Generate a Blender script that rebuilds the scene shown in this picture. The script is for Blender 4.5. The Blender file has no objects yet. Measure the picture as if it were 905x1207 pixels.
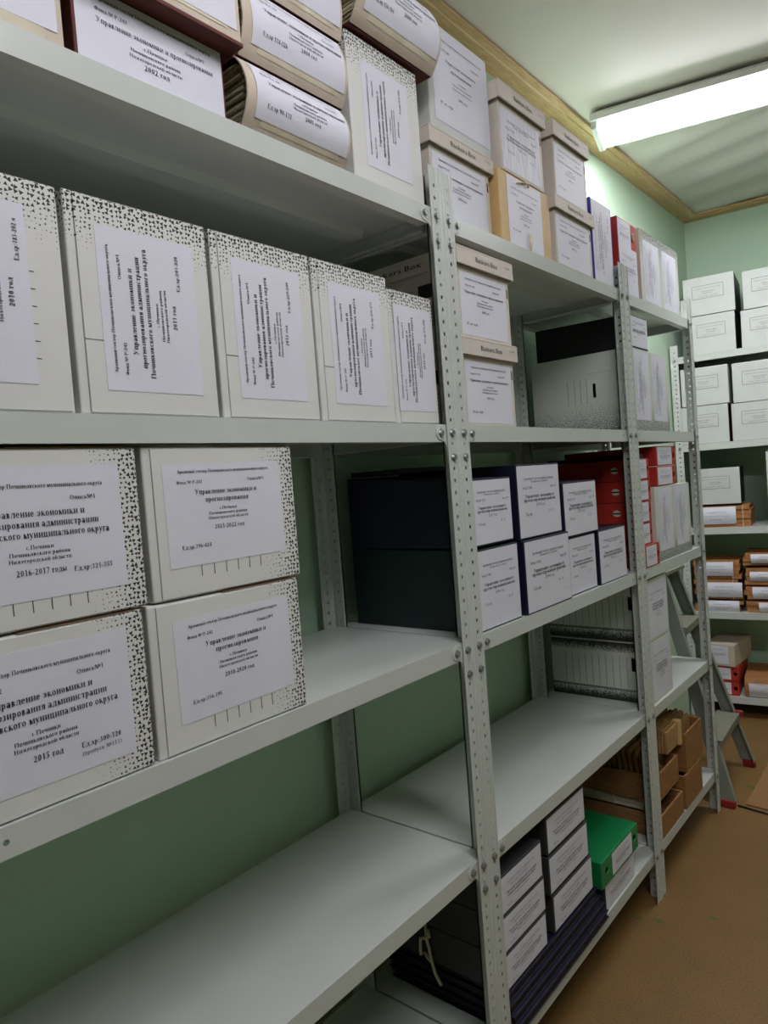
import bpy, math, random
from mathutils import Vector, Matrix, noise

random.seed(7)
SC = bpy.context.scene
COL = SC.collection
PI = math.pi

# ------------------------------------------------------------------ camera
YAW, PITCH, ROLL = math.radians(39.9392), math.radians(-2.2248), math.radians(-4.3875)
CAM = Vector((0.8069, -1.2224, 1.4138))
F_PX = 822.0
fwd = Vector((-math.sin(YAW) * math.cos(PITCH), math.cos(YAW) * math.cos(PITCH), math.sin(PITCH)))
rgt = Vector((math.cos(YAW), math.sin(YAW), 0))
upv = rgt.cross(fwd)
r2 = rgt * math.cos(ROLL) + upv * math.sin(ROLL)
u2 = upv * math.cos(ROLL) - rgt * math.sin(ROLL)
cam_data = bpy.data.cameras.new('camera')
cam_data.sensor_fit = 'HORIZONTAL'
cam_data.sensor_width = 36.0
cam_data.lens = 36.0 * F_PX / 905.0
cam_data.clip_start = 0.02
cam = bpy.data.objects.new('camera', cam_data)
COL.objects.link(cam)
cam.matrix_world = Matrix(((r2.x, u2.x, -fwd.x, CAM.x), (r2.y, u2.y, -fwd.y, CAM.y), (r2.z, u2.z, -fwd.z, CAM.z), (0, 0, 0, 1)))
SC.camera = cam

# ------------------------------------------------------------------ world, exposure
w = bpy.data.worlds.new('world')
SC.world = w
w.use_nodes = True
w.node_tree.nodes['Background'].inputs[0].default_value = (0, 0, 0, 1)
w.node_tree.nodes['Background'].inputs[1].default_value = 0.0
SC.view_settings.view_transform = 'Standard'
SC.view_settings.look = 'None'
SC.view_settings.gamma = 1.0
SC.view_settings.use_curve_mapping = False
SC.view_settings.exposure = 0.96
LAMP_POWER = 18.0
END_ROT = math.radians(8.0)
LAMP_ROT = math.radians(14.0)
LAMP2 = (1.15, -0.60)

# ------------------------------------------------------------------ materials
def srgb(r, g, b):
    f = lambda c: (c / 255 / 12.92) if c / 255 <= 0.04045 else ((c / 255 + 0.055) / 1.055) ** 2.4
    return (f(r), f(g), f(b), 1)

def new_mat(name):
    m = bpy.data.materials.new(name)
    m.use_nodes = True
    nt = m.node_tree
    return m, nt, nt.nodes['Principled BSDF']

def N(nt, t, **kw):
    n = nt.nodes.new(t)
    for k, v in kw.items():
        setattr(n, k, v)
    return n

def mat(name, col, rough=0.6, metal=0.0, var=0.06, scale=30, bump=0.0, bscale=120, stretch=None, spec=0.5):
    """plain colour with a little procedural variation and relief"""
    m, nt, b = new_mat(name)
    b.inputs['Roughness'].default_value = rough
    b.inputs['Metallic'].default_value = metal
    b.inputs['Specular IOR Level'].default_value = spec
    tc = N(nt, 'ShaderNodeTexCoord')
    src = tc.outputs['Object']
    if stretch:
        mp = N(nt, 'ShaderNodeMapping')
        mp.inputs['Scale'].default_value = stretch
        nt.links.new(src, mp.inputs[0])
        src = mp.outputs[0]
    nz = N(nt, 'ShaderNodeTexNoise')
    nz.inputs['Scale'].default_value = scale
    nz.inputs['Detail'].default_value = 4
    nt.links.new(src, nz.inputs['Vector'])
    cr = N(nt, 'ShaderNodeValToRGB')
    cr.color_ramp.elements[0].position = 0.3
    cr.color_ramp.elements[1].position = 0.7
    cr.color_ramp.elements[0].color = tuple(c * (1 - var) for c in col[:3]) + (1,)
    cr.color_ramp.elements[1].color = tuple(min(1, c * (1 + var)) for c in col[:3]) + (1,)
    nt.links.new(nz.outputs['Fac'], cr.inputs[0])
    nt.links.new(cr.outputs[0], b.inputs['Base Color'])
    if bump:
        n2 = N(nt, 'ShaderNodeTexNoise')
        n2.inputs['Scale'].default_value = bscale
        n2.inputs['Detail'].default_value = 3
        nt.links.new(src, n2.inputs['Vector'])
        bp = N(nt, 'ShaderNodeBump')
        bp.inputs['Strength'].default_value = bump
        bp.inputs['Distance'].default_value = 0.004
        nt.links.new(n2.outputs['Fac'], bp.inputs['Height'])
        nt.links.new(bp.outputs[0], b.inputs['Normal'])
    return m

def math_node(nt, op, a, b=None, c=None):
    n = N(nt, 'ShaderNodeMath', operation=op)
    for i, v in enumerate((a, b, c)):
        if v is None:
            continue
        if isinstance(v, (int, float)):
            n.inputs[i].default_value = v
        else:
            nt.links.new(v, n.inputs[i])
    return n.outputs[0]

def speckle_mat(name, base, ink, scale, fade, big, rough=0.55, solid=0.0):
    """card printed with small triangles that shrink away from one edge; UV.x = metres from that edge"""
    m, nt, b = new_mat(name)
    b.inputs['Roughness'].default_value = rough
    uv = N(nt, 'ShaderNodeUVMap')
    sep = N(nt, 'ShaderNodeSeparateXYZ')
    nt.links.new(uv.outputs[0], sep.inputs[0])
    vo = N(nt, 'ShaderNodeTexVoronoi', voronoi_dimensions='2D', feature='F1')
    vo.inputs['Scale'].default_value = scale
    vo.inputs['Randomness'].default_value = 0.55
    nt.links.new(uv.outputs[0], vo.inputs['Vector'])
    sub = N(nt, 'ShaderNodeVectorMath', operation='SUBTRACT')
    nt.links.new(uv.outputs[0], sub.inputs[0])
    nt.links.new(vo.outputs['Position'], sub.inputs[1])
    rot = N(nt, 'ShaderNodeVectorRotate', rotation_type='Z_AXIS')
    nt.links.new(sub.outputs[0], rot.inputs['Vector'])
    sc = N(nt, 'ShaderNodeSeparateColor')
    nt.links.new(vo.outputs['Color'], sc.inputs[0])
    ang = math_node(nt, 'MULTIPLY', sc.outputs[0], 6.283)
    nt.links.new(ang, rot.inputs['Angle'])
    s2 = N(nt, 'ShaderNodeSeparateXYZ')
    nt.links.new(rot.outputs[0], s2.inputs[0])
    ax = math_node(nt, 'ABSOLUTE', s2.outputs[0])
    e1 = math_node(nt, 'ADD', math_node(nt, 'MULTIPLY', ax, 0.866), math_node(nt, 'MULTIPLY', s2.outputs[1], 0.5))
    e2 = math_node(nt, 'MULTIPLY', s2.outputs[1], -1.0)
    tri = math_node(nt, 'MAXIMUM', e1, e2)
    t = math_node(nt, 'DIVIDE', sep.outputs[0], fade)
    t = math_node(nt, 'ADD', t, math_node(nt, 'MULTIPLY', sc.outputs[1], 0.35))
    t = math_node(nt, 'SUBTRACT', 1.15, t)
    size = math_node(nt, 'MULTIPLY', math_node(nt, 'MINIMUM', math_node(nt, 'MAXIMUM', t, 0.0), 1.0), big / scale)
    inside = math_node(nt, 'LESS_THAN', tri, size)
    if solid:
        band = math_node(nt, 'LESS_THAN', math_node(nt, 'ABSOLUTE', math_node(nt, 'SUBTRACT', sep.outputs[0], fade * 0.86)), solid)
        inside = math_node(nt, 'MAXIMUM', inside, math_node(nt, 'MULTIPLY', band, math_node(nt, 'LESS_THAN', math_node(nt, 'FRACT', math_node(nt, 'MULTIPLY', sep.outputs[1], 230.0)), 0.72)))
    nz = N(nt, 'ShaderNodeTexNoise')
    nz.inputs['Scale'].default_value = 9
    cr = N(nt, 'ShaderNodeValToRGB')
    cr.color_ramp.elements[0].color = tuple(c * 0.95 for c in base[:3]) + (1,)
    cr.color_ramp.elements[1].color = base
    tc = N(nt, 'ShaderNodeTexCoord')
    nt.links.new(tc.outputs['Object'], nz.inputs['Vector'])
    nt.links.new(nz.outputs['Fac'], cr.inputs[0])
    mx = N(nt, 'ShaderNodeMix', data_type='RGBA')
    nt.links.new(inside, mx.inputs['Factor'])
    nt.links.new(cr.outputs[0], mx.inputs[6])
    mx.inputs[7].default_value = ink
    nt.links.new(mx.outputs[2], b.inputs['Base Color'])
    return m

def emis(name, col, s):
    m, nt, b = new_mat(name)
    b.inputs['Base Color'].default_value = (0.9, 0.9, 0.9, 1)
    b.inputs['Emission Color'].default_value = col
    b.inputs['Emission Strength'].default_value = s
    return m

def wood_mat(name, c1, c2, rough, stretch, knots=True):
    m, nt, b = new_mat(name)
    b.inputs['Roughness'].default_value = rough
    tc = N(nt, 'ShaderNodeTexCoord')
    mp = N(nt, 'ShaderNodeMapping')
    mp.inputs['Scale'].default_value = stretch
    nt.links.new(tc.outputs['Object'], mp.inputs[0])
    nz = N(nt, 'ShaderNodeTexNoise')
    nz.inputs['Scale'].default_value = 12
    nz.inputs['Detail'].default_value = 6
    nz.inputs['Distortion'].default_value = 0.6
    nt.links.new(mp.outputs[0], nz.inputs['Vector'])
    cr = N(nt, 'ShaderNodeValToRGB')
    cr.color_ramp.elements[0].position = 0.32
    cr.color_ramp.elements[0].color = c1
    cr.color_ramp.elements[1].position = 0.68
    cr.color_ramp.elements[1].color = c2
    nt.links.new(nz.outputs['Fac'], cr.inputs[0])
    out = cr.outputs[0]
    if knots:
        vo = N(nt, 'ShaderNodeTexVoronoi')
        vo.inputs['Scale'].default_value = 4.5
        mp2 = N(nt, 'ShaderNodeMapping')
        mp2.inputs['Scale'].default_value = (1, 1, 1)
        nt.links.new(tc.outputs['Object'], mp2.inputs[0])
        nt.links.new(mp2.outputs[0], vo.inputs['Vector'])
        k = math_node(nt, 'LESS_THAN', vo.outputs['Distance'], 0.075)
        mx = N(nt, 'ShaderNodeMix', data_type='RGBA')
        nt.links.new(math_node(nt, 'MULTIPLY', k, 0.75), mx.inputs['Factor'])
        nt.links.new(out, mx.inputs[6])
        mx.inputs[7].default_value = srgb(70, 45, 25)
        out = mx.outputs[2]
    nt.links.new(out, b.inputs['Base Color'])
    return m

M = {}
M['wall'] = mat('mint_wall_paint', srgb(190, 216, 190), 0.6, var=0.03, scale=3, bump=0.12, bscale=60)
M['ceiling'] = mat('ceiling_film', srgb(236, 234, 226), 0.5, var=0.02, scale=3)
M['plank'] = wood_mat('pine_plank', srgb(206, 172, 118), srgb(228, 200, 148), 0.5, (14, 1.2, 14))
M['plank_end'] = wood_mat('pine_plank_end', srgb(186, 150, 100), srgb(216, 182, 130), 0.5, (1.2, 14, 14))
M['metal'] = mat('grey_enamel', srgb(204, 209, 204), 0.30, var=0.03, scale=6, bump=0.02, bscale=400)
M['steel'] = mat('zinc_bolt', srgb(170, 172, 170), 0.35, metal=0.8, var=0.1, scale=200)
M['carton'] = mat('white_card', srgb(224, 224, 221), 0.55, var=0.03, scale=14)
M['carton_grey'] = mat('pale_grey_card', srgb(204, 207, 205), 0.55, var=0.03, scale=14)
M['carton_edge'] = mat('brown_card_edge', srgb(120, 92, 66), 0.8, var=0.15, scale=60)
M['speckle'] = speckle_mat('triangle_printed_card', srgb(224, 224, 221), srgb(40, 38, 36), 165, 0.080, 0.31)
M['speckle_fine'] = speckle_mat('fine_triangle_printed_card', srgb(214, 218, 208), srgb(50, 52, 50), 230, 0.13, 0.40)
M['speckle_band'] = speckle_mat('dark_band_printed_card', srgb(214, 218, 208), srgb(42, 46, 43), 300, 0.046, 0.9, solid=0.004)
M['paper'] = mat('label_paper', srgb(224, 224, 236), 0.6, var=0.015, scale=20, bump=0.18, bscale=26)
M['paper_wrinkled'] = mat('wrinkled_label_paper', srgb(220, 220, 232), 0.6, var=0.03, scale=14, bump=0.75, bscale=22, stretch=(1, 2.5, 0.7))
M['paper_old'] = mat('aged_paper', srgb(214, 205, 182), 0.75, var=0.12, scale=24)
M['ink'] = mat('black_ink', srgb(40, 38, 42), 0.6, var=0.1)
M['ink_grey'] = mat('grey_ink', srgb(104, 104, 112), 0.6, var=0.1)
M['kraft'] = mat('pale_kraft_card', srgb(213, 203, 192), 0.65, var=0.05, scale=20, bump=0.05, bscale=80)
M['tan'] = mat('tan_card', srgb(205, 191, 174), 0.65, var=0.06, scale=25, bump=0.05, bscale=80)
M['yellow_tan'] = mat('honey_card', srgb(206, 172, 116), 0.6, var=0.06, scale=25)
M['maroon'] = mat('maroon_cloth', srgb(98, 46, 42), 0.7, var=0.15, scale=50, bump=0.1, bscale=300)
M['sheets'] = mat('yellowed_sheets', srgb(206, 198, 170), 0.8, var=0.25, scale=80, stretch=(1, 1, 30))
M['navy'] = mat('navy_board', srgb(22, 24, 50), 0.5, var=0.15, scale=30)
M['blue'] = mat('cobalt_board', srgb(38, 46, 150), 0.45, var=0.08, scale=20)
M['dark_green'] = mat('bottle_green_board', srgb(18, 40, 40), 0.5, var=0.15, scale=20)
M['black'] = mat('black_board', srgb(14, 15, 22), 0.5, var=0.2, scale=20)
M['charcoal'] = mat('charcoal_board', srgb(58, 60, 62), 0.45, var=0.12, scale=20)
M['red'] = mat('red_board', srgb(182, 50, 40), 0.5, var=0.08, scale=20)
M['green'] = mat('green_plastic', srgb(18, 130, 72), 0.4, var=0.06, scale=20)
M['lace'] = mat('cream_cotton_lace', srgb(222, 210, 180), 0.85, var=0.1, scale=120, bump=0.3, bscale=500)
M['crate'] = wood_mat('brown_tray_board', srgb(132, 92, 54), srgb(170, 122, 74), 0.65, (2, 2, 16), knots=False)
M['file'] = mat('brown_file_card', srgb(172, 134, 84), 0.75, var=0.14, scale=30)
M['kraft_brown'] = mat('brown_wrapping_card', srgb(178, 122, 74), 0.7, var=0.14, scale=30, bump=0.2, bscale=50)
M['ladder'] = mat('grey_ladder_enamel', srgb(140, 146, 136), 0.42, var=0.05, scale=12)
M['tread'] = mat('ribbed_tread_rubber', srgb(128, 128, 112), 0.7, var=0.08, scale=60)
M['red_rubber'] = mat('red_rubber', srgb(150, 36, 34), 0.6, var=0.1, scale=40)
M['lamp_white'] = mat('white_lamp_sheet', srgb(232, 234, 230), 0.4, var=0.01)
M['lamp_glow'] = emis('lamp_diffuser', (0.965, 0.945, 1.0, 1), LAMP_POWER)
M['green_paint'] = mat('green_paint_drip', srgb(70, 110, 50), 0.6, var=0.1)
M['floor_sheet'] = mat('loose_fibreboard', srgb(150, 110, 70), 0.7, var=0.06, scale=60)

def floor_material():
    m, nt, b = new_mat('brown_fibreboard_floor')
    b.inputs['Roughness'].default_value = 0.55
    tc = N(nt, 'ShaderNodeTexCoord')
    nz = N(nt, 'ShaderNodeTexNoise')
    nz.inputs['Scale'].default_value = 260
    nz.inputs['Detail'].default_value = 3
    nt.links.new(tc.outputs['Object'], nz.inputs['Vector'])
    n2 = N(nt, 'ShaderNodeTexNoise')
    n2.inputs['Scale'].default_value = 5
    nt.links.new(tc.outputs['Object'], n2.inputs['Vector'])
    f = math_node(nt, 'ADD', math_node(nt, 'MULTIPLY', nz.outputs['Fac'], 0.85), math_node(nt, 'MULTIPLY', n2.outputs['Fac'], 0.15))
    cr = N(nt, 'ShaderNodeValToRGB')
    cr.color_ramp.elements[0].position = 0.36
    cr.color_ramp.elements[0].color = srgb(104, 78, 42)
    cr.color_ramp.elements[1].position = 0.64
    cr.color_ramp.elements[1].color = srgb(148, 112, 62)
    nt.links.new(f, cr.inputs[0])
    nt.links.new(cr.outputs[0], b.inputs['Base Color'])
    return m
M['floor'] = floor_material()

# ------------------------------------------------------------------ mesh helpers
class MB:
    def __init__(self):
        self.v, self.f, self.uv, self.mi = [], [], [], []

    def add(self, vs, fs, uvs=None, mi=0):
        o = len(self.v)
        self.v += [tuple(p) for p in vs]
        for k, f in enumerate(fs):
            self.f.append([i + o for i in f])
            self.uv.append(uvs[k] if uvs else [(1.0, 1.0)] * len(f))
            self.mi.append(mi)
        return self

    def box(self, x0, x1, y0, y1, z0, z1, mi=0):
        vs = [(x0, y0, z0), (x1, y0, z0), (x1, y1, z0), (x0, y1, z0), (x0, y0, z1), (x1, y0, z1), (x1, y1, z1), (x0, y1, z1)]
        fs = [(0, 3, 2, 1), (4, 5, 6, 7), (0, 1, 5, 4), (1, 2, 6, 5), (2, 3, 7, 6), (3, 0, 4, 7)]
        return self.add(vs, fs, None, mi)

    def prism(self, poly, axis, a, b, mi=0):
        """poly: 2D points; axis 'x','y','z' is the extrusion direction from a to b"""
        def P(p, t):
            if axis == 'y':
                return (p[0], t, p[1])
            if axis == 'x':
                return (t, p[0], p[1])
            return (p[0], p[1], t)
        n = len(poly)
        vs = [P(p, a) for p in poly] + [P(p, b) for p in poly]
        fs = [tuple(range(n - 1, -1, -1)), tuple(range(n, 2 * n))]
        for i in range(n):
            j = (i + 1) % n
            fs.append((i, j, n + j, n + i))
        return self.add(vs, fs, None, mi)

    def bar(self, p, q, wx, wy, ref=(0, 0, 1), mi=0):
        """rectangular bar from p to q, wx across 'side', wy across 'ref'"""
        p, q = Vector(p), Vector(q)
        d = (q - p).normalized()
        s = d.cross(Vector(ref)).normalized()
        t = s.cross(d)
        vs = []
        for c in (p, q):
            for a, b in ((-1, -1), (1, -1), (1, 1), (-1, 1)):
                vs.append(c + s * wx / 2 * a + t * wy / 2 * b)
        return self.add(vs, [(0, 3, 2, 1), (4, 5, 6, 7), (0, 1, 5, 4), (1, 2, 6, 5), (2, 3, 7, 6), (3, 0, 4, 7)], None, mi)

    def tube(self, pts, r, n=6, mi=0):
        pts = [Vector(p) for p in pts]
        vs, fs = [], []
        for i, p in enumerate(pts):
            d = (pts[min(i + 1, len(pts) - 1)] - pts[max(i - 1, 0)]).normalized()
            a = d.cross(Vector((0.3, 0.5, 0.81))).normalized()
            b = d.cross(a)
            for k in range(n):
                t = 2 * PI * k / n
                vs.append(p + a * r * math.cos(t) + b * r * math.sin(t))
        for i in range(len(pts) - 1):
            for k in range(n):
                fs.append((i * n + k, i * n + (k + 1) % n, (i + 1) * n + (k + 1) % n, (i + 1) * n + k))
        fs.append(tuple(range(n - 1, -1, -1)))
        fs.append(tuple((len(pts) - 1) * n + k for k in range(n)))
        return self.add(vs, fs, None, mi)

    def cyl(self, c, axis, r, h, n=12, mi=0):
        c = Vector(c)
        ax = {'x': Vector((1, 0, 0)), 'y': Vector((0, 1, 0)), 'z': Vector((0, 0, 1))}[axis]
        a = Vector((ax.z, ax.x, ax.y))
        b = ax.cross(a)
        vs = [c + a * r * math.cos(2 * PI * k / n) + b * r * math.sin(2 * PI * k / n) for k in range(n)]
        vs += [p + ax * h for p in vs]
        fs = [tuple(range(n - 1, -1, -1)), tuple(range(n, 2 * n))] + [(k, (k + 1) % n, n + (k + 1) % n, n + k) for k in range(n)]
        return self.add(vs, fs, None, mi)

    def warp(self, fn):
        self.v = [tuple(fn(Vector(p))) for p in self.v]
        return self

    def mesh(self, name, mats, smooth=False):
        me = bpy.data.meshes.new(name)
        me.from_pydata(self.v, [], self.f)
        for m in (mats if isinstance(mats, (list, tuple)) else [mats]):
            me.materials.append(M[m])
        ul = me.uv_layers.new(name='UVMap')
        for p, uv, mi in zip(me.polygons, self.uv, self.mi):
            p.material_index = mi
            p.use_smooth = smooth
            for li, c in zip(p.loop_indices, uv):
                ul.data[li].uv = c
        me.update()
        return me

    def build(self, name, mats, parent=None, bevel=0.0, smooth=False, seg=2):
        return link(name, self.mesh(name, mats, smooth), parent, bevel, seg)

def link(name, me, parent=None, bevel=0.0, seg=2):
    o = bpy.data.objects.new(name, me)
    COL.objects.link(o)
    o.parent = parent
    if bevel:
        b = o.modifiers.new('bevel', 'BEVEL')
        b.width = bevel
        b.segments = seg
        b.limit_method = 'ANGLE'
        b.harden_normals = False
    return o

def cut_mesh(me, cutter, matname):
    """cut real openings into a mesh (baked difference; the cutter is not kept)"""
    a = bpy.data.objects.new('work', me)
    b = bpy.data.objects.new('work_cutter', cutter.mesh('work_cutter', matname))
    COL.objects.link(a)
    COL.objects.link(b)
    m = a.modifiers.new('cut', 'BOOLEAN')
    m.operation = 'DIFFERENCE'
    m.solver = 'EXACT'
    m.use_self = True
    m.object = b
    bpy.context.view_layer.update()
    out = bpy.data.meshes.new_from_object(a.evaluated_get(bpy.context.evaluated_depsgraph_get()))
    out.name = me.name
    bpy.data.objects.remove(a, do_unlink=True)
    bpy.data.objects.remove(b, do_unlink=True)
    return out

def cut(o, cutter, matname, bevel=None):
    o.data = cut_mesh(o.data, cutter, matname)
    if bevel is not None and 'bevel' in o.modifiers:
        o.modifiers['bevel'].width = bevel
    return o

def thing(name, label, cat, loc, rotz=0.0, group=None):
    o = bpy.data.objects.new(name, None)
    o.empty_display_size = 0.05
    COL.objects.link(o)
    o.location = loc
    o.rotation_euler = (0, 0, rotz)
    tag(o, label, cat, group)
    return o

def tag(o, label, cat, group=None):
    o['label'] = label
    o['category'] = cat
    if group:
        o['group'] = group
    return o

def struct(o):
    o['kind'] = 'structure'
    return o

# ------------------------------------------------------------------ lettering
_tc = {}
_tcurve = bpy.data.curves.new('lettering', 'FONT')
_tobj = bpy.data.objects.new('lettering', _tcurve)
COL.objects.link(_tobj)

XH, CH, TH = 0.46, 0.67, 0.05      # x-height, cap height, thin stroke

def stroke_glyph(ch, T, n):
    """one roman (serifed) letter drawn from thick stems, thin bars and ellipse arcs; returns quads and advance"""
    q = []
    def R(x0, x1, y0, y1):
        q.append(((x0, y0), (x1, y0), (x1, y1), (x0, y1)))
    def V(x, y0, y1, sb=True, st=True):
        R(x, x + T, y0, y1)
        if sb:
            R(x - 0.045, x + T + 0.045, y0, y0 + 0.03)
        if st:
            R(x - 0.045, x + T + 0.045, y1 - 0.03, y1)
    def Hh(x0, x1, y):
        R(x0, x1, y, y + TH)
    def D(x0, y0, x1, y1, w):
        q.append(((x0, y0), (x0 + w, y0), (x1 + w, y1), (x1, y1)))
    def A(cx, cy, rx, ry, a0=0, a1=360):
        m = max(4, int(n * abs(a1 - a0) / 90))
        p = []
        for k in range(m + 1):
            a = math.radians(a0 + (a1 - a0) * k / m)
            c, d = math.cos(a), math.sin(a)
            p.append(((cx + rx * c, cy + ry * d), (cx + (rx - T) * c, cy + (ry - TH) * d)))
        for (o1, i1), (o2, i2) in zip(p[:-1], p[1:]):
            q.append((o1, o2, i2, i1))
    b = ch
    w = 0.54
    h2 = XH / 2
    if b == 'а':
        A(0.19, 0.135, 0.17, 0.145); V(0.28, 0, 0.34, True, False); A(0.20, 0.33, 0.16 + T * 0.1, 0.14, 0, 160); w = 0.47
    elif b == 'б':
        A(0.24, h2, 0.21, h2 + 0.01); D(0.03, 0.25, 0.08, 0.55, T * 0.8); D(0.08, 0.55, 0.36, 0.68, 0.08); w = 0.50
    elif b == 'в':
        V(0.07, 0, XH); A(0.20, 0.345, 0.17, 0.125, -90, 90); A(0.20, 0.125, 0.20, 0.125, -90, 90); Hh(0.1, 0.22, h2 - 0.02); w = 0.47
    elif b == 'г':
        V(0.07, 0, XH); Hh(0.07, 0.36, XH - TH); R(0.33, 0.365, XH - 0.13, XH); w = 0.41
    elif b == 'д':
        V(0.33, 0, XH, False); D(0.08, 0.03, 0.18, XH, 0.05); Hh(0.14, 0.36, XH - TH); Hh(0.02, 0.50, 0.0); R(0.02, 0.055, -0.13, 0.02); R(0.465, 0.50, -0.13, 0.02); w = 0.54
    elif b == 'е':
        A(0.22, h2, 0.20, h2 + 0.01, 5, 320); Hh(0.06, 0.41, h2 - 0.01); w = 0.45
    elif b == 'э':
        A(0.20, h2, 0.20, h2 + 0.01, -150, 150); Hh(0.14, 0.38, h2 - 0.025); w = 0.44
    elif b == 'ж':
        V(0.30, 0, XH); D(0.02, 0, 0.26, h2, 0.07); D(0.26, h2, 0.06, XH, 0.06); D(0.62, 0, 0.38, h2, 0.07); D(0.38, h2, 0.58, XH, 0.06); w = 0.70
    elif b == 'з':
        A(0.17, 0.345, 0.17, 0.125, -90, 140); A(0.17, 0.125, 0.19, 0.135, -150, 90); w = 0.40
    elif b in 'ий':
        V(0.07, 0, XH); V(0.37, 0, XH); D(0.07 + T * 0.6, 0.07, 0.37, XH - 0.12, 0.05)
        if b == 'й':
            A(0.27, 0.64, 0.11, 0.10, 190, 350)
        w = 0.55
    elif b == 'к':
        V(0.07, 0, XH); D(0.17, h2 - 0.02, 0.35, XH - 0.02, 0.06); D(0.37, 0, 0.18, h2, T * 1.05); Hh(0.14, 0.24, h2 - 0.02); w = 0.50
    elif b == 'л':
        V(0.34, 0, XH); D(0.05, 0, 0.16, XH, 0.05); Hh(0.13, 0.38, XH - TH); R(0.0, 0.10, 0, 0.05); w = 0.52
    elif b == 'м':
        V(0.07, 0, XH, True, False); V(0.49, 0, XH); D(0.28, 0.0, 0.07, XH, T); D(0.29, 0.0, 0.49, XH, 0.05); w = 0.67
    elif b == 'н':
        V(0.07, 0, XH); V(0.35, 0, XH); Hh(0.1, 0.38, h2 - 0.02); w = 0.53
    elif b == 'о':
        A(0.23, h2, 0.21, h2 + 0.01); w = 0.47
    elif b == 'п':
        V(0.07, 0, XH); V(0.35, 0, XH); Hh(0.07, 0.38, XH - TH); w = 0.53
    elif b == 'р':
        V(0.07, -0.20, XH); A(0.24, h2, 0.20, h2 + 0.01, -120, 120); w = 0.50
    elif b == 'с':
        A(0.22, h2, 0.20, h2 + 0.01, 40, 320); w = 0.43
    elif b == 'т':
        V(0.19, 0, XH, True, False); Hh(0.02, 0.42, XH - TH); R(0.02, 0.055, XH - 0.13, XH); R(0.385, 0.42, XH - 0.13, XH); w = 0.46
    elif b == 'у':
        D(0.20, 0.02, 0.04, XH, T); D(0.10, -0.20, 0.38, XH, 0.05); R(0.0, 0.16, XH - 0.03, XH); R(0.32, 0.46, XH - 0.03, XH); R(0.04, 0.16, -0.2, -0.14); w = 0.47
    elif b == 'ф':
        V(0.29, -0.20, CH); A(0.20, h2, 0.18, h2 + 0.01); A(0.48, h2, 0.18, h2 + 0.01); w = 0.68
    elif b == 'х':
        D(0.30, 0, 0.05, XH, T * 1.1); D(0.04, 0, 0.36, XH, 0.05); R(0, 0.14, 0, 0.03); R(0.28, 0.46, 0, 0.03); R(0.0, 0.18, XH - 0.03, XH); R(0.3, 0.44, XH - 0.03, XH); w = 0.47
    elif b in 'цщ':
        V(0.07, 0, XH); V(0.33, 0, XH)
        x = 0.33
        if b == 'щ':
            V(0.59, 0, XH); x = 0.59
        Hh(0.07, x + T + 0.06, 0); R(x + T + 0.03, x + T + 0.07, -0.13, 0.04); w = x + 0.23
    elif b == 'ч':
        V(0.34, 0, XH); V(0.06, 0.24, XH, False); Hh(0.08, 0.38, 0.19); w = 0.51
    elif b == 'ш':
        V(0.07, 0, XH); V(0.33, 0, XH); V(0.59, 0, XH); Hh(0.07, 0.62, 0); w = 0.77
    elif b in 'ьыъ':
        V(0.07, 0, XH); A(0.20, 0.14, 0.19, 0.14, -90, 90); Hh(0.1, 0.22, 0.235); Hh(0.1, 0.22, 0.0); w = 0.44
        if b == 'ы':
            V(0.46, 0, XH); w = 0.64
    elif b == 'ю':
        V(0.07, 0, XH); Hh(0.1, 0.28, h2 - 0.02); A(0.44, h2, 0.20, h2 + 0.01); w = 0.69
    elif b == 'я':
        V(0.33, 0, XH); A(0.25, 0.33, 0.19, 0.13, 90, 270); Hh(0.24, 0.36, 0.2); Hh(0.24, 0.36, XH - TH); D(0.02, 0, 0.20, 0.22, T * 0.9); w = 0.49
    elif b == 'А':
        D(0.05, 0, 0.30, CH, 0.05); D(0.54, 0, 0.30, CH, T * 1.1); Hh(0.16, 0.52, 0.2); R(0.0, 0.18, 0, 0.03); R(0.46, 0.72, 0, 0.03); w = 0.72
    elif b == 'Е':
        V(0.08, 0, CH); Hh(0.1, 0.54, 0); Hh(0.1, 0.52, CH - TH); Hh(0.1, 0.42, CH / 2); R(0.505, 0.54, 0, 0.16); R(0.485, 0.52, CH - 0.15, CH); w = 0.62
    elif b == 'Н':
        V(0.08, 0, CH); V(0.52, 0, CH); Hh(0.1, 0.56, CH / 2); w = 0.74
    elif b == 'О':
        A(0.36, CH / 2, 0.32, CH / 2 + 0.01); w = 0.72
    elif b == 'П':
        V(0.08, 0, CH); V(0.52, 0, CH); Hh(0.08, 0.56, CH - TH); w = 0.74
    elif b == 'Р':
        V(0.08, 0, CH); A(0.30, 0.49, 0.26, 0.18, -90, 90); Hh(0.1, 0.31, 0.31); Hh(0.1, 0.31, CH - TH); w = 0.62
    elif b == 'У':
        D(0.32, 0.2, 0.06, CH, T * 1.1); D(0.16, 0.0, 0.56, CH, 0.055); R(0.08, 0.24, 0, 0.08); R(0, 0.24, CH - 0.03, CH); R(0.48, 0.68, CH - 0.03, CH); w = 0.68
    elif b == 'Ф':
        V(0.34, 0, CH); A(0.25, CH / 2, 0.21, 0.2); A(0.53, CH / 2, 0.21, 0.2); w = 0.78
    elif b == '0':
        A(0.25, CH / 2, 0.20, CH / 2); w = 0.5
    elif b == '1':
        V(0.21, 0, CH, True, False); D(0.10, CH - 0.14, 0.22, CH, 0.06); w = 0.5
    elif b == '2':
        A(0.23, 0.48, 0.18, 0.19, -30, 165); D(0.04, 0.03, 0.31, 0.42, T); Hh(0.04, 0.44, 0.0); R(0.04, 0.44, 0.03, 0.09); w = 0.5
    elif b == '3':
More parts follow.
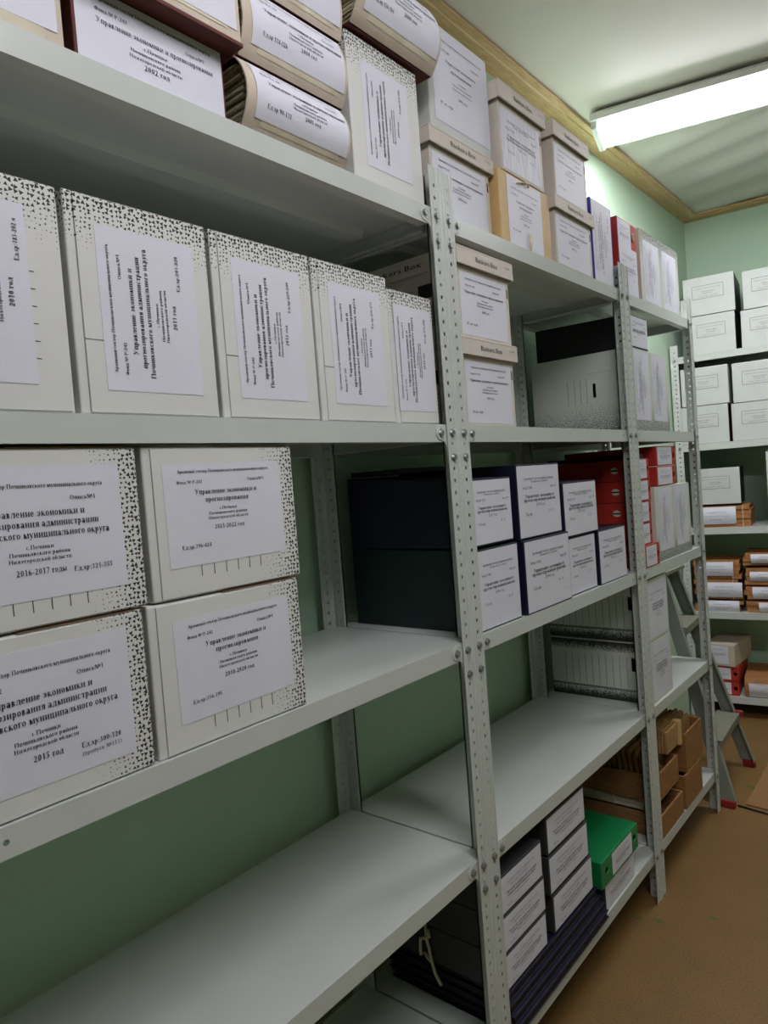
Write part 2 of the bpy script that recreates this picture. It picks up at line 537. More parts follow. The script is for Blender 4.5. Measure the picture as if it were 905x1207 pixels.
        A(0.21, 0.50, 0.17, 0.17, -80, 150); A(0.20, 0.185, 0.20, 0.19, -150, 85); w = 0.5
    elif b == '4':
        V(0.28, 0, CH, False, False); D(0.02, 0.2, 0.26, CH, 0.06); R(0.02, 0.46, 0.16, 0.24); w = 0.5
    elif b == '5':
        R(0.1, 0.42, CH - 0.09, CH); D(0.06, 0.34, 0.10, CH, 0.06); A(0.20, 0.22, 0.21, 0.22, -150, 110); w = 0.5
    elif b == '6':
        A(0.25, 0.21, 0.20, 0.22); A(0.34, 0.26, 0.29, 0.41, 95, 190); w = 0.5
    elif b == '7':
        R(0.05, 0.45, CH - 0.09, CH); D(0.14, 0, 0.38, CH - 0.05, 0.08); w = 0.5
    elif b == '8':
        A(0.25, 0.50, 0.17, 0.17); A(0.25, 0.175, 0.20, 0.185); w = 0.5
    elif b == '9':
        A(0.25, 0.46, 0.20, 0.22); A(0.16, 0.41, 0.29, 0.41, -85, 10); w = 0.5
    elif b == '№':
        R(0.08, 0.13, 0, CH); R(0.48, 0.53, 0, CH); D(0.44, 0, 0.08, CH, T * 1.1); A(0.74, 0.44, 0.14, 0.17); Hh(0.60, 0.88, 0.16); w = 0.94
    elif b == '-':
        R(0.03, 0.28, 0.19, 0.26); w = 0.32
    elif b == '.':
        R(0.07, 0.18, 0, 0.11); w = 0.25
    elif b == ':':
        R(0.09, 0.20, 0, 0.11); R(0.09, 0.20, 0.33, 0.44); w = 0.30
    elif b == '(':
        A(0.34, 0.25, 0.26, 0.46, 125, 235); w = 0.32
    elif b == ')':
        A(0.0, 0.25, 0.26, 0.46, -55, 55); w = 0.32
    elif b == ' ':
        w = 0.26
    else:
        return None
    return q, w + 0.02

def glyphs(s, bold, res):
    k = (s, bold, res)
    if k not in _tc:
        vs, fs, x = [], [], 0.0
        T = 0.13 if bold else 0.085
        for ch in s:
            g = stroke_glyph(ch, T, 2 if res > 1 else 1)
            if g:
                for quad in g[0]:
                    n0 = len(vs)
                    vs += [(a + x, b) for a, b in quad]
                    fs.append((n0, n0 + 1, n0 + 2, n0 + 3))
                x += g[1]
                continue
            _tcurve.body = ch
            _tcurve.size = 1.0
            _tcurve.resolution_u = res
            _tcurve.align_x = 'LEFT'
            bpy.context.view_layer.update()
            ev = _tobj.evaluated_get(bpy.context.evaluated_depsgraph_get())
            me = ev.to_mesh()
            p = [(v.co.x, v.co.y) for v in me.vertices]
            f0 = [tuple(pp.vertices) for pp in me.polygons]
            ev.to_mesh_clear()
            for dx in ((0.0, 0.03) if bold else (0.0,)):
                n0 = len(vs)
                vs += [(a + x + dx, b) for a, b in p]
                fs += [tuple(i + n0 for i in f) for f in f0]
            x += (max(a for a, b in p) if p else 0.3) + 0.07
        x0 = min(v[0] for v in vs)
        x1 = max(v[0] for v in vs)
        _tc[k] = ([(a - x0, b) for a, b in vs], fs, x1 - x0)
    return _tc[k]

def lettering(items, name, parent, matname='ink', rot=0, cy=0, cz=0, x=0.001, warp=None, res=2):
    """items: (text, size, u, v, align, bold[, fit width]); u right, v up on the paper.
    rot 0: front facing +X, u -> +Y.  rot 1: reads upwards (u -> +Z, v -> -Y).  side: facing -Y, u -> +X."""
    mb = MB()
    for it in items:
        s, size, u, v, al, bold = it[:6]
        vs, fs, wd = glyphs(s, bold, res)
        kx = size * 0.92
        if len(it) > 6 and it[6]:
            kx = it[6] / wd
        off = {'L': 0, 'C': -wd * kx / 2, 'R': -wd * kx}[al]
        pts = []
        for a, b in vs:
            p, q = u + off + a * kx, v + b * size
            if rot == 0:
                pts.append((x, cy + p, cz + q))
            elif rot == 1:
                pts.append((x, cy - q, cz + p))
            else:
                pts.append((cy + p, x, cz + q))
        mb.add(pts, fs)
    if warp:
        mb.warp(warp)
    return mb.build(name, matname, parent)

TITLE3 = ['Управление экономики и', 'прогнозирования администрации', 'Починковского муниципального округа']
TITLE2 = ['Управление экономики и', 'прогнозирования']
TITLE1 = ['Управление экономики и прогнозирования']

def archive_text(W, H, title, year, ed, ed_side='R', extra=None, k=1.0, dv=0.0):
    """the printed cover sheet of the archive boxes, on a W x H sheet"""
    s = W / 0.27 * k
    it = [('Архивный сектор Починковского муниципального округа', 0.0088 * s, 0, H * (0.39 + dv), 'C', True, W * 0.78),
          ('Фонд № Р-242', 0.0090 * s, -W * 0.40, H * (0.285 + dv), 'L', True, W * 0.20),
          ('Опись№1', 0.0090 * s, W * 0.34, H * (0.285 + dv), 'R', True, W * 0.15)]
    v = H * (0.175 + dv)
    wid = {1: [0.84], 2: [0.53, 0.37], 3: [0.54, 0.70, 0.82]}[len(title)]
    for q, t in enumerate(title):
        it.append((t, 0.0138 * s, 0, v, 'C', True, W * wid[q]))
        v -= H * 0.080
    v -= H * 0.005
    for t, ww in (('с.Починки', 0.15), ('Починковского района', 0.33), ('Нижегородской области', 0.34)):
        it.append((t, 0.0082 * s, 0, v, 'C', True, W * ww))
        v -= H * 0.047
    it.append((year, 0.0120 * s, 0, v - H * 0.05, 'C', True, W * 0.0195 * len(year)))
    if ed:
        it.append((ed, 0.0105 * s, W * 0.41 if ed_side == 'R' else -W * 0.40, -H * 0.33 if ed_side != 'R' else -H * 0.325, ed_side, True, W * 0.23))
    if extra:
        it.append((extra, 0.0085 * s, W * 0.41, -H * 0.385, 'R', False, W * 0.23))
    return it

def small_text(W, H, year='2003 год', vol='т.1'):
    """the smaller portrait sheets"""
    s = W / 0.19
    return [('Архивный сектор администрации', 0.0085 * s, 0, H * 0.30, 'C', False, W * 0.72),
            ('Починковского района', 0.0075 * s, 0, H * 0.26, 'C', False, W * 0.40),
            ('Фонд Р-242', 0.009 * s, -W * 0.40, H * 0.17, 'L', False, W * 0.22),
            ('Опись №1', 0.009 * s, W * 0.42, H * 0.17, 'R', False, W * 0.16),
            ('Управление экономики и', 0.0115 * s, 0, H * 0.045, 'C', True, W * 0.70),
            ('прогнозирования района', 0.0115 * s, 0, -H * 0.01, 'C', True, W * 0.76),
            (year, 0.010 * s, 0, -H * 0.08, 'C', False, W * 0.2),
            ('Ед.хр.', 0.009 * s, -W * 0.36, -H * 0.20, 'L', False, W * 0.16),
            (vol, 0.009 * s, W * 0.30, -H * 0.18, 'R', False, W * 0.10)]

def wide_text(W, H):
    """a wide small sheet with a dense block of print"""
    s = H / 0.085
    return [('Архивный сектор Починковского муниципального округа', 0.006 * s, 0, H * 0.25, 'C', False, W * 0.66),
            ('Фонд Р-242', 0.006 * s, -W * 0.06, H * 0.12, 'C', False, W * 0.4),
            ('Управление экономики и прогнозирования', 0.0085 * s, 0, -H * 0.03, 'C', True, W * 0.74),
            ('администрации Починковского округа', 0.0085 * s, 0, -H * 0.13, 'C', True, W * 0.66),
            ('Нижегородской области', 0.006 * s, 0, -H * 0.23, 'C', False, W * 0.34),
            ('Ед.хр.', 0.006 * s, -W * 0.36, -H * 0.38, 'L', False, W * 0.12),
            ('т.1', 0.006 * s, W * 0.34, -H * 0.10, 'R', False, W * 0.05)]

# ------------------------------------------------------------------ the room
XW = -0.43
CORNER = Vector((XW, 3.23, 0))
CEIL = 2.842
RX, BY = 3.6, -4.8
ca, sa = math.cos(END_ROT), math.sin(END_ROT)
END_R = CORNER + Vector((ca, sa, 0)) * (RX - XW) / ca
struct(MB().add([(XW - 0.1, BY - 0.1, 0), (RX + 0.1, BY - 0.1, 0), (RX + 0.1, 3.9, 0), (XW - 0.1, 3.9, 0),
                 (XW - 0.1, BY - 0.1, -0.1), (RX + 0.1, BY - 0.1, -0.1), (RX + 0.1, 3.9, -0.1), (XW - 0.1, 3.9, -0.1)],
                [(0, 1, 2, 3), (7, 6, 5, 4), (0, 4, 5, 1), (1, 5, 6, 2), (2, 6, 7, 3), (3, 7, 4, 0)]).build('floor', 'floor'))
floor = bpy.data.objects['floor']
struct(MB().box(XW - 0.1, XW, BY - 0.1, 3.9, 0, CEIL + 0.1).build('wall_left', 'wall'))
struct(MB().box(RX, RX + 0.1, BY - 0.1, 3.9, 0, CEIL + 0.1).build('wall_right', 'wall'))
struct(MB().box(XW, RX, BY - 0.1, BY, 0, CEIL + 0.1).build('wall_back', 'wall'))
nrm = Vector((-sa, ca, 0))
struct(MB().prism([(CORNER.x, CORNER.y), (END_R.x, END_R.y), (END_R.x + nrm.x * 0.1, END_R.y + 0.1), (CORNER.x, CORNER.y + 0.1)], 'z', 0, CEIL + 0.1).build('wall_end', 'wall'))
# the ceiling film sags in soft folds
mb = MB()
nx, ny = 90, 190
vs, fs = [], []
for j in range(ny + 1):
    for i in range(nx + 1):
        x = XW + (RX - XW) * i / nx
        y = BY + (3.9 - BY) * j / ny
        edge = min(1.0, (x - XW) / 0.3, (RX - x) / 0.3)
        far = max(0.0, min(1.0, (y - 1.6) / 0.5))
        fold = math.sin(y * 26 + 3.0 * x + 1.3 * math.sin(x * 3)) * 0.008 * far + math.sin(y * 11 + x * 2.2) * 0.005 * far
        big = noise.noise(Vector((x * 1.3, y * 0.9, 0.3))) * 0.012
        vs.append((x, y, CEIL + 0.004 + edge * (fold + big * 0.6)))
for j in range(ny):
    for i in range(nx):
        a = j * (nx + 1) + i
        fs.append((a, a + nx + 1, a + nx + 2, a + 1))
struct(mb.add(vs, fs).build('ceiling', 'ceiling', smooth=True))
# pine planks laid flat against the ceiling along the walls
def plank_profile(o, w=0.085, t=0.017):
    return [(0, 0), (w * 0.72, 0), (w * 0.75, 0.004), (w, 0.006), (w, t), (0, t)]
mb = MB()
pr = plank_profile(0)
mb.prism([(XW + a, CEIL - 0.017 + b) for a, b in pr], 'y', BY, CORNER.y)
struct(mb.build('trim_1', 'plank'))
mb = MB()
L = (RX - XW) / ca
mb.prism([(-a, CEIL - 0.0175 + b) for a, b in pr], 'x', 0.0, L)
t2 = mb.build('trim_2', 'plank_end')
t2.location = (CORNER.x, CORNER.y, 0)
t2.rotation_euler = (0, 0, END_ROT)
struct(t2)
for px, py, a, b in ((-0.03, 0.86, 0.012, 0.004), (0.03, 0.88, 0.02, 0.005), (0.16, 0.98, 0.012, 0.004), (0.075, 1.98, 0.05, 0.012)):
    mb = MB()
    n = 14
    mb.prism([(px + a * math.cos(2 * PI * k / n) * (0.8 + 0.2 * math.sin(3 * k)), py + 0.0 + b * math.sin(2 * PI * k / n)) for k in range(n)], 'z', 0.0, 0.0006)
    mb.build('paint_mark', 'green_paint', floor)

# ------------------------------------------------------------------ ceiling lamps
def ceiling_lamp(label, cx, cy, suffix=''):
    t = thing('ceiling_lamp' + suffix, label, 'lamp', (cx, cy, CEIL - 0.006), LAMP_ROT, 'fluorescent ceiling lamps')
    hl = 0.625
    mb = MB()
    mb.prism([(-0.135, -0.016), (-0.128, -0.034), (-0.10, -0.036), (-0.10, -0.03), (0.10, -0.03), (0.10, -0.036), (0.148, -0.03), (0.155, -0.012), (0.14, 0.0), (-0.12, 0.0)], 'x', -hl, hl)
    mb.build('housing', 'lamp_white', t)
    mb = MB()
    mb.prism([(-0.094, -0.031), (-0.092, -0.054), (-0.074, -0.062), (0.074, -0.062), (0.092, -0.054), (0.094, -0.031)], 'x', -hl + 0.07, hl - 0.07)
    mb.build('diffuser' + suffix, 'lamp_glow', t, smooth=False)
    for s in (-1, 1):
        MB().box(s * (hl - 0.012) - 0.013, s * (hl - 0.012) + 0.013, -0.115, 0.115, -0.064, -0.001).build('end_cap', 'lamp_white', t, 0.006)
    MB().prism([(0.128, -0.037), (0.146, -0.041), (0.152, -0.03), (0.13, -0.031)], 'x', -hl + 0.02, hl - 0.02).build('rim', 'lamp_white', t)
    return t
ceiling_lamp('white fluorescent ceiling lamp mounted above the far end of the shelves', 0.276, 1.84)
# a second fixture like the visible one, over the aisle above the picture: it lights the box fronts and sets the shadow depth on the empty shelf
ceiling_lamp('white fluorescent ceiling lamp mounted over the aisle beside the near bay', LAMP2[0], LAMP2[1], '_offscreen')

# ------------------------------------------------------------------ metal shelving
DEPTH = 0.40
POST_H = 2.049
PW = 0.040
def post_mesh(sx, sy, nm):
    """perforated L post: corner at the origin, one flange along sy*Y (front), one along -sx*X (side)"""
    mb = MB()
    def strip(P):
        # P(c, z, d): c across the flange, z up, d out of the face
        cols = [(0.0, 0.0), (0.003, 0.0018), (0.0105, 0.0018), (0.0125, -0.0005), (0.016, -0.0005)]
        cols2 = [(0.028, -0.0005), (0.0345, -0.0005), (0.0365, 0.0016), (PW, 0.0016)]
        for cc in (cols, cols2):
            for (a, da), (b, db) in zip(cc[:-1], cc[1:]):
                mb.add([P(a, 0, da), P(b, 0, db), P(b, POST_H, db), P(a, POST_H, da)], [(0, 1, 2, 3)])
        a, b = 0.016, 0.028
        n = int(POST_H / 0.025)
        for k in range(n):
            z0, z1 = k * 0.025, (k + 1) * 0.025
            if k == n - 1:
                z1 = POST_H
            c, zc = 0.022, k * 0.025 + 0.0238 - 0.0125
            out = [(a, z0), (c, z0), (b, z0), (b, zc), (b, z1), (c, z1), (a, z1), (a, zc)]
            r = 0.0036
            inn = [(c + r * x, zc + 1.25 * r * y) for x, y in ((-.7, -.7), (0, -1), (.7, -.7), (1, 0), (.7, .7), (0, 1), (-.7, .7), (-1, 0))]
            vs = [P(p[0], p[1], 0) for p in out] + [P(p[0], p[1], 0) for p in inn]
            mb.add(vs, [(i, (i + 1) % 8, 8 + (i + 1) % 8, 8 + i) for i in range(8)])
    strip(lambda c, z, d: (sx * (d - 0.0015), sy * c, z))
    strip(lambda c, z, d: (-sx * c, sy * (0.0016 - d), z))
    return mb.mesh(nm, 'metal')
POSTS = {(sx, sy): post_mesh(sx, sy, 'post') for sx in (1, -1) for sy in (1, -1)}

def add_post(root, sx, sy, x, y):
    o = link('post', POSTS[(sx, sy)], root)
    o.location = (x, y, 0)
    s = o.modifiers.new('sheet', 'SOLIDIFY')
    s.thickness = 0.0014
    s.offset = 0
    return o

def shelf_mesh(L, holes=()):
    """folded sheet tray seen from above: plate, four lips, return flanges"""
    mb = MB()
    h, t = 0.036, 0.0012
    x0, x1, y0, y1 = -DEPTH + 0.005, -0.005, 0.003, L - 0.003
    mb.box(x0, x1, y0, y1, -t, 0)
    mb.box(x0, x0 + t, y0, y1, -h, -t)
    lip = MB().box(x1 - t, x1, y0, y1, -h, -t).mesh('lip', 'metal')
    if holes:
        c = MB()
        for y in holes:
            c.cyl((x1 - 0.01, y, -0.0175), 'x', 0.0036, 0.02, 10)
        lip = cut_mesh(lip, c, 'metal')
    mb.add([v.co for v in lip.vertices], [tuple(p.vertices) for p in lip.polygons])
    for a, b in ((y0, y0 + t), (y1 - t, y1)):
        mb.box(x0 + 0.042, x1 - 0.042, a, b, -h + 0.004, -t)
    mb.box(x1 - 0.024, x1 - t, y0 + 0.045, y1 - 0.045, -h, -h + t)
    mb.box(x0 + t, x0 + 0.024, y0 + 0.045, y1 - 0.045, -h, -h + t)
    mb.box(x0 + 0.04, x1 - 0.04, y0 + t, y0 + 0.016, -h + 0.004, -h + 0.004 + t)
    mb.box(x0 + 0.04, x1 - 0.04, y1 - 0.016, y1 - t, -h + 0.004, -h + 0.004 + t)
    return mb.mesh('shelf', 'metal')

def stiffener_mesh(L):
    mb = MB()
    poly = [(-0.03, -0.0012), (-0.022, -0.016), (0.022, -0.016), (0.03, -0.0012)]
    mb.prism([(-DEPTH / 2 + a, b) for a, b in poly], 'y', 0.05, L - 0.05)
    return mb.mesh('stiffener', 'metal')

mb = MB()
mb.cyl((0, 0, 0), 'x', 0.0078, 0.0012, 12)
mb.cyl((0.0012, 0, 0), 'x', 0.0058, 0.0045, 6)
BOLT = mb.mesh('bolt', 'steel')

def gusset_mesh(s):
    """rounded corner bracket: lobe along the lip (s*Y), leg behind the post flange"""
    pts = [(0.004, 0.017)]
    for k in range(7):
        a = PI / 2 - PI * k / 6
        pts.append((0.058 + 0.0145 * math.cos(a), 0.0 + 0.0145 * math.sin(a)))
    pts += [(0.046, -0.018), (0.040, -0.026), (0.037, -0.060), (0.004, -0.060)]
    mb = MB()
    mb.prism([(s * a, b) for a, b in pts], 'x', -0.0048, -0.0032)
    return mb.mesh('gusset_plate', 'metal')
GUSSET = {1: gusset_mesh(1), -1: gusset_mesh(-1)}

def shelving(label, loc, rotz, L, bolts_z, gusset_ends=(), more_holes=(), grp=None):
    """local frame: front plane X=0, runs along +Y from 0 to L"""
    t = thing('shelving_unit', label, 'shelving', loc, rotz, grp)
    for sx, x in ((1, 0.0), (-1, -DEPTH)):
        add_post(t, sx, 1, x, 0.0)
        add_post(t, sx, -1, x, L)
    holes = [y + e * 0.066 for e, y in ((1, 0.0), (-1, L)) if e not in gusset_ends]
    sm, st = shelf_mesh(L, holes + list(more_holes)), stiffener_mesh(L)
    for z in bolts_z:
        s = link('shelf', sm, t)
        s.location = (0, 0, z + 0.0175)
        q = link('stiffener', st, s)
        for e, y in ((1, 0.0), (-1, L)):
            yb = y + e * 0.022
            b = link('bolt', BOLT, t)
            b.location = (-0.0006, yb, z)
            if e in gusset_ends:
                g = link('gusset_plate', GUSSET[e], t)
                g.location = (0, y, z)
                b2 = link('bolt', BOLT, t)
                b2.location = (-0.0032, y + e * 0.058, z)
                b3 = link('bolt', BOLT, t)
                b3.location = (-0.0006, yb, z - 0.05)
    return t

BZ = [0.1488, 0.5993, 1.0579, 1.5096, 1.9488]
ZT = [z + 0.0175 for z in BZ][::-1]       # ZT[0] top shelf ... ZT[4] bottom shelf
Y2, Y3 = 1.0, 1.712
shelving('grey metal shelving unit whose fourth shelf is empty, stacked with white speckled boxes', (0, -1.2, 0), 0, 1.2, BZ, (-1,), (0.268,))
shelving('grey metal shelving unit holding navy label-fronted binders on its middle shelf', (0, 0, 0), 0, 1.0, BZ, (1,))
shelving('narrow grey metal shelving unit with red box files, beside the stepladder', (0, Y2, 0), 0, Y3 - Y2, BZ, ())

# end-wall unit: its own frame, front facing the room
EP = Vector((-0.30, 2.80, 0))
def end_pt(u, off, z):
    """u = metres along the unit to the right of the pivot, off = metres behind the front plane"""
    return EP + Vector((ca * u - sa * off, sa * u + ca * off, 0)) + Vector((0, 0, z))
ERZ = -PI / 2 + END_ROT
EZ = [0.12, 0.582, 1.045, 1.503, 1.985]
shelving('grey metal shelving unit standing against the end wall, full of tied bundles', end_pt(-0.12, 0, 0), ERZ, 1.05, [z - 0.0175 for z in EZ], ())

# ------------------------------------------------------------------ box builders (front at X=0, along Y, up Z)
def uvbox(w_, h, d, speck=None):
    """box with UVs: on faces named in speck, UV.x = distance from that edge"""
    y0, y1 = -w_ / 2, w_ / 2
    speck = speck or {}
    faces = {
        'front': [(0, y0, 0), (0, y1, 0), (0, y1, h), (0, y0, h)],
        'left': [(-d, y0, 0), (0, y0, 0), (0, y0, h), (-d, y0, h)],
        'right': [(0, y1, 0), (-d, y1, 0), (-d, y1, h), (0, y1, h)],
        'rear': [(-d, y1, 0), (-d, y0, 0), (-d, y0, h), (-d, y1, h)],
        'top': [(0, y0, h), (0, y1, h), (-d, y1, h), (-d, y0, h)],
        'bottom': [(-d, y0, 0), (-d, y1, 0), (0, y1, 0), (0, y0, 0)]}
    mb = MB()
    idx = {}
    vs = []
    fs, uvs = [], []
    for nm, q in faces.items():
        f = []
        for p in q:
            if p not in idx:
                idx[p] = len(vs)
                vs.append(p)
            f.append(idx[p])
        fs.append(f)
        uv = []
        e = speck.get(nm)
        for x, y, z in q:
            along = (y if nm in ('front', 'rear', 'top', 'bottom') else x)
            if e == 'top':
                uv.append((h - z, along))
            elif e == 'bottom':
                uv.append((z, along))
            elif e == 'right':
                uv.append((y1 - y, z))
            elif e == 'left':
                uv.append((y - y0, z))
            else:
                uv.append((1.0 + 0.001 * z, 1.0 + along))
        uvs.append(uv)
    return mb.add(vs, fs, uvs)

def label_sheet(root, w_, h, cy, cz, x=0.0, matname='paper', name='label', tilt=0.0):
    """thin sheet stuck on the front, a little uneven"""
    mb = MB()
    n, m_ = 6, 4
    vs, fs = [], []
    ph = random.random() * 6
    for j in range(m_ + 1):
        for i in range(n + 1):
            a, b = (i / n - 0.5) * w_, (j / m_ - 0.5) * h
            lift = 0.0004 + 0.0003 * abs(math.sin(ph + 3.1 * i / n + 2.2 * j / m_)) * (1 if 0 < i < n and 0 < j < m_ else 0.3)
            y = cy + a * math.cos(tilt) - b * math.sin(tilt)
            z = cz + a * math.sin(tilt) + b * math.cos(tilt)
            vs.append((x + lift, y, z))
    k = len(vs)
    vs += [(x + 0.00005, p[1], p[2]) for p in vs]
    W1 = n + 1
    for j in range(m_):
        for i in range(n):
            a = j * W1 + i
            fs.append((a, a + 1, a + W1 + 1, a + W1))
            fs.append((k + a, k + a + W1, k + a + W1 + 1, k + a + 1))
    ring = [i for i in range(W1)] + [j * W1 + n for j in range(1, m_ + 1)] + [m_ * W1 + i for i in range(n - 1, -1, -1)] + [j * W1 for j in range(m_ - 1, 0, -1)]
    for a, b in zip(ring, ring[1:] + ring[:1]):
        fs.append((a, k + a, k + b, b))
    mb.add(vs, fs)
    return mb.build(name, matname, root, smooth=False)

TX = 0.0011     # print sits just proud of the sheet

def place(y0, y1, z, x=-0.012):
    return (x, (y0 + y1) / 2, z)

def carton(label, y0, y1, z0, z1, x=-0.012, d=0.35, speck=None, matname='speckle', flap=True, rotz=0.0, loc=None, group=None, seam='tall', name='archive_box'):
    """white printed archive carton: body and a front flap with a tuck seam"""
    w_, h = y1 - y0, z1 - z0
    t = thing(name, label, 'box', loc or place(y0, y1, z0, x), rotz, group)
    sp = dict(speck or {})
    uvbox(w_, h, d, sp).build('body', matname, t, 0.0025)
    if flap:
        fw = w_ - 0.016
        e = sp.get('front')
        mb = MB()
        a, b = -w_ / 2 + 0.012, w_ / 2 - 0.004
        c, dd = 0.003, h - 0.003
        q = [(0.0030, a, c), (0.0030, b, c), (0.0030, b, dd), (0.0030, a, dd)]
        def uvf(p):
            if e == 'top':
                return (h - p[2], p[1])
            if e == 'right':
                return (w_ / 2 - p[1], p[2])
            if e == 'bottom':
                return (p[2], p[1])
            return (1.0, 1.0 + p[1])
        back = [(0.0, p[1], p[2]) for p in q]
        vs = q + back
        fs = [(0, 1, 2, 3), (1, 0, 4, 5), (2, 1, 5, 6), (3, 2, 6, 7), (0, 3, 7, 4), (7, 6, 5, 4)]
        mb.add(vs, fs, [[uvf(vs[i]) for i in f] for f in fs])
        fl = mb.build('front_flap', matname, t)
        if seam == 'tall':
            cut(fl, MB().box(-0.01, 0.01, a - 0.01, a + 0.05, h * 0.335, h * 0.335 + 0.0016), matname)
    return t

def ticks(root, y0, n, step, z0, z1, x=0.0034, matname='ink'):
    mb = MB()
    for k in range(n):
        y = y0 + k * step
        mb.box(x - 0.0003, x, y - 0.0005, y + 0.0005, z0, z1)
    return mb.build('printed_lines', matname, root)

def side_lines(root, w_, xs, z0, z1, matname='ink_grey', wd=0.0016):
    """vertical printed rules on the left side of a box"""
    mb = MB()
    for x in xs:
        mb.box(x - wd / 2, x + wd / 2, -w_ / 2 - 0.0004, -w_ / 2 + 0.0001, z0, z1)
    return mb.build('printed_lines', matname, root)

def lidded(label, y0, y1, z0, z1, zl0, zl1, x=-0.012, d=0.34, matname='kraft', year='2003 год', wrinkled=False, brand=True, over=0.010, group=None, side_print=True, small=False, hand_hole=True):
    """kraft storage box with a separate lift-off lid"""
    w_, h = y1 - y0, z1 - z0
    t = thing('storage_box', label, 'box', place(y0, y1, z0, x), 0, group)
    body = uvbox(w_, h + 0.012, d).build('body', matname, t, 0.002)
    lid = MB()
    a, b = -w_ / 2 - over, w_ / 2 + over
    l0, l1 = zl0 - z0, zl1 - z0
    f = over
    lid.box(-d - 0.006, f, a, b, l1 - 0.004, l1)
    lid.box(f - 0.004, f, a, b, l0, l1 - 0.004)
    lid.box(-d - 0.006, -d - 0.002, a, b, l0, l1 - 0.004)
    lid.box(-d - 0.002, f - 0.004, a, a + 0.004, l0, l1 - 0.004)
    lid.box(-d - 0.002, f - 0.004, b - 0.004, b, l0, l1 - 0.004)
    lo = lid.build('lid', matname, t, 0.0012)
    if brand:
        zc = (l0 + l1) / 2
        lettering([('Bankers Box', 0.016, 0, -0.006, 'C', True, w_ * 0.42), ('R-KIVE', 0.006, w_ * 0.42, 0.002, 'C', False, w_ * 0.1)], 'lid_print', lo, 'ink_grey', 0, 0, zc, f + 0.0004)
    lw, lh = w_ * 0.90, h * 0.90
    s = label_sheet(t, lw, lh, -w_ * 0.02, h * 0.49, 0.0002, 'paper_wrinkled' if wrinkled else 'paper')
    if small:
        items = small_text(lw, lh, year)
    else:
        items = archive_text(lw, lh, TITLE1 if h < 0.16 else TITLE2, year, 'Ед.хр.', 'L', None, 0.9)
    lettering(items, 'printed_text', s, 'ink_grey' if wrinkled else 'ink', 0, -w_ * 0.02, h * 0.49, 0.0002 + TX)
    MB().box(-0.0002, 0.0004, w_ * 0.455, w_ * 0.475, h * 0.74, h * 0.88).build('printed_bar', 'maroon', t)
    if side_print:
        y = -w_ / 2
        mb = MB()
        for x0, x1, z0_, z1_ in ((-0.20, -0.12, 0.02, 0.0215), (-0.20, -0.12, h * 0.8, h * 0.8 + 0.0015), (-0.20, -0.1985, 0.02, h * 0.8), (-0.1215, -0.12, 0.02, h * 0.8)):
            mb.box(x0, x1, y - 0.0004, y + 0.0001, z0_, z1_)
        for k in range(6):
            mb.box(-0.105, -0.045, y - 0.0004, y + 0.0001, h * 0.25 + k * 0.008, h * 0.25 + k * 0.008 + 0.0015)
        mb.build('printed_lines', 'ink_grey', t)
        if hand_hole:
            c = MB().box(-0.105, -0.06, y - 0.01, y + 0.02, h * 0.66, h * 0.86)
            c.box(-d + 0.004, -0.004, y + 0.004, -y - 0.004, 0.004, h + 0.008)
            cut(body, c, matname)
        else:
            MB().box(-0.105, -0.06, y - 0.0005, y + 0.0001, h * 0.66, h * 0.86).build('printed_panel', 'ink', t)
        if brand:
            lettering([('Bankers Box', 0.017, 0, 0, 'C', True, 0.15)], 'lid_print', lo, 'ink', 2, -0.16, (l0 + l1) / 2 - 0.006, a - 0.0004)
    return t

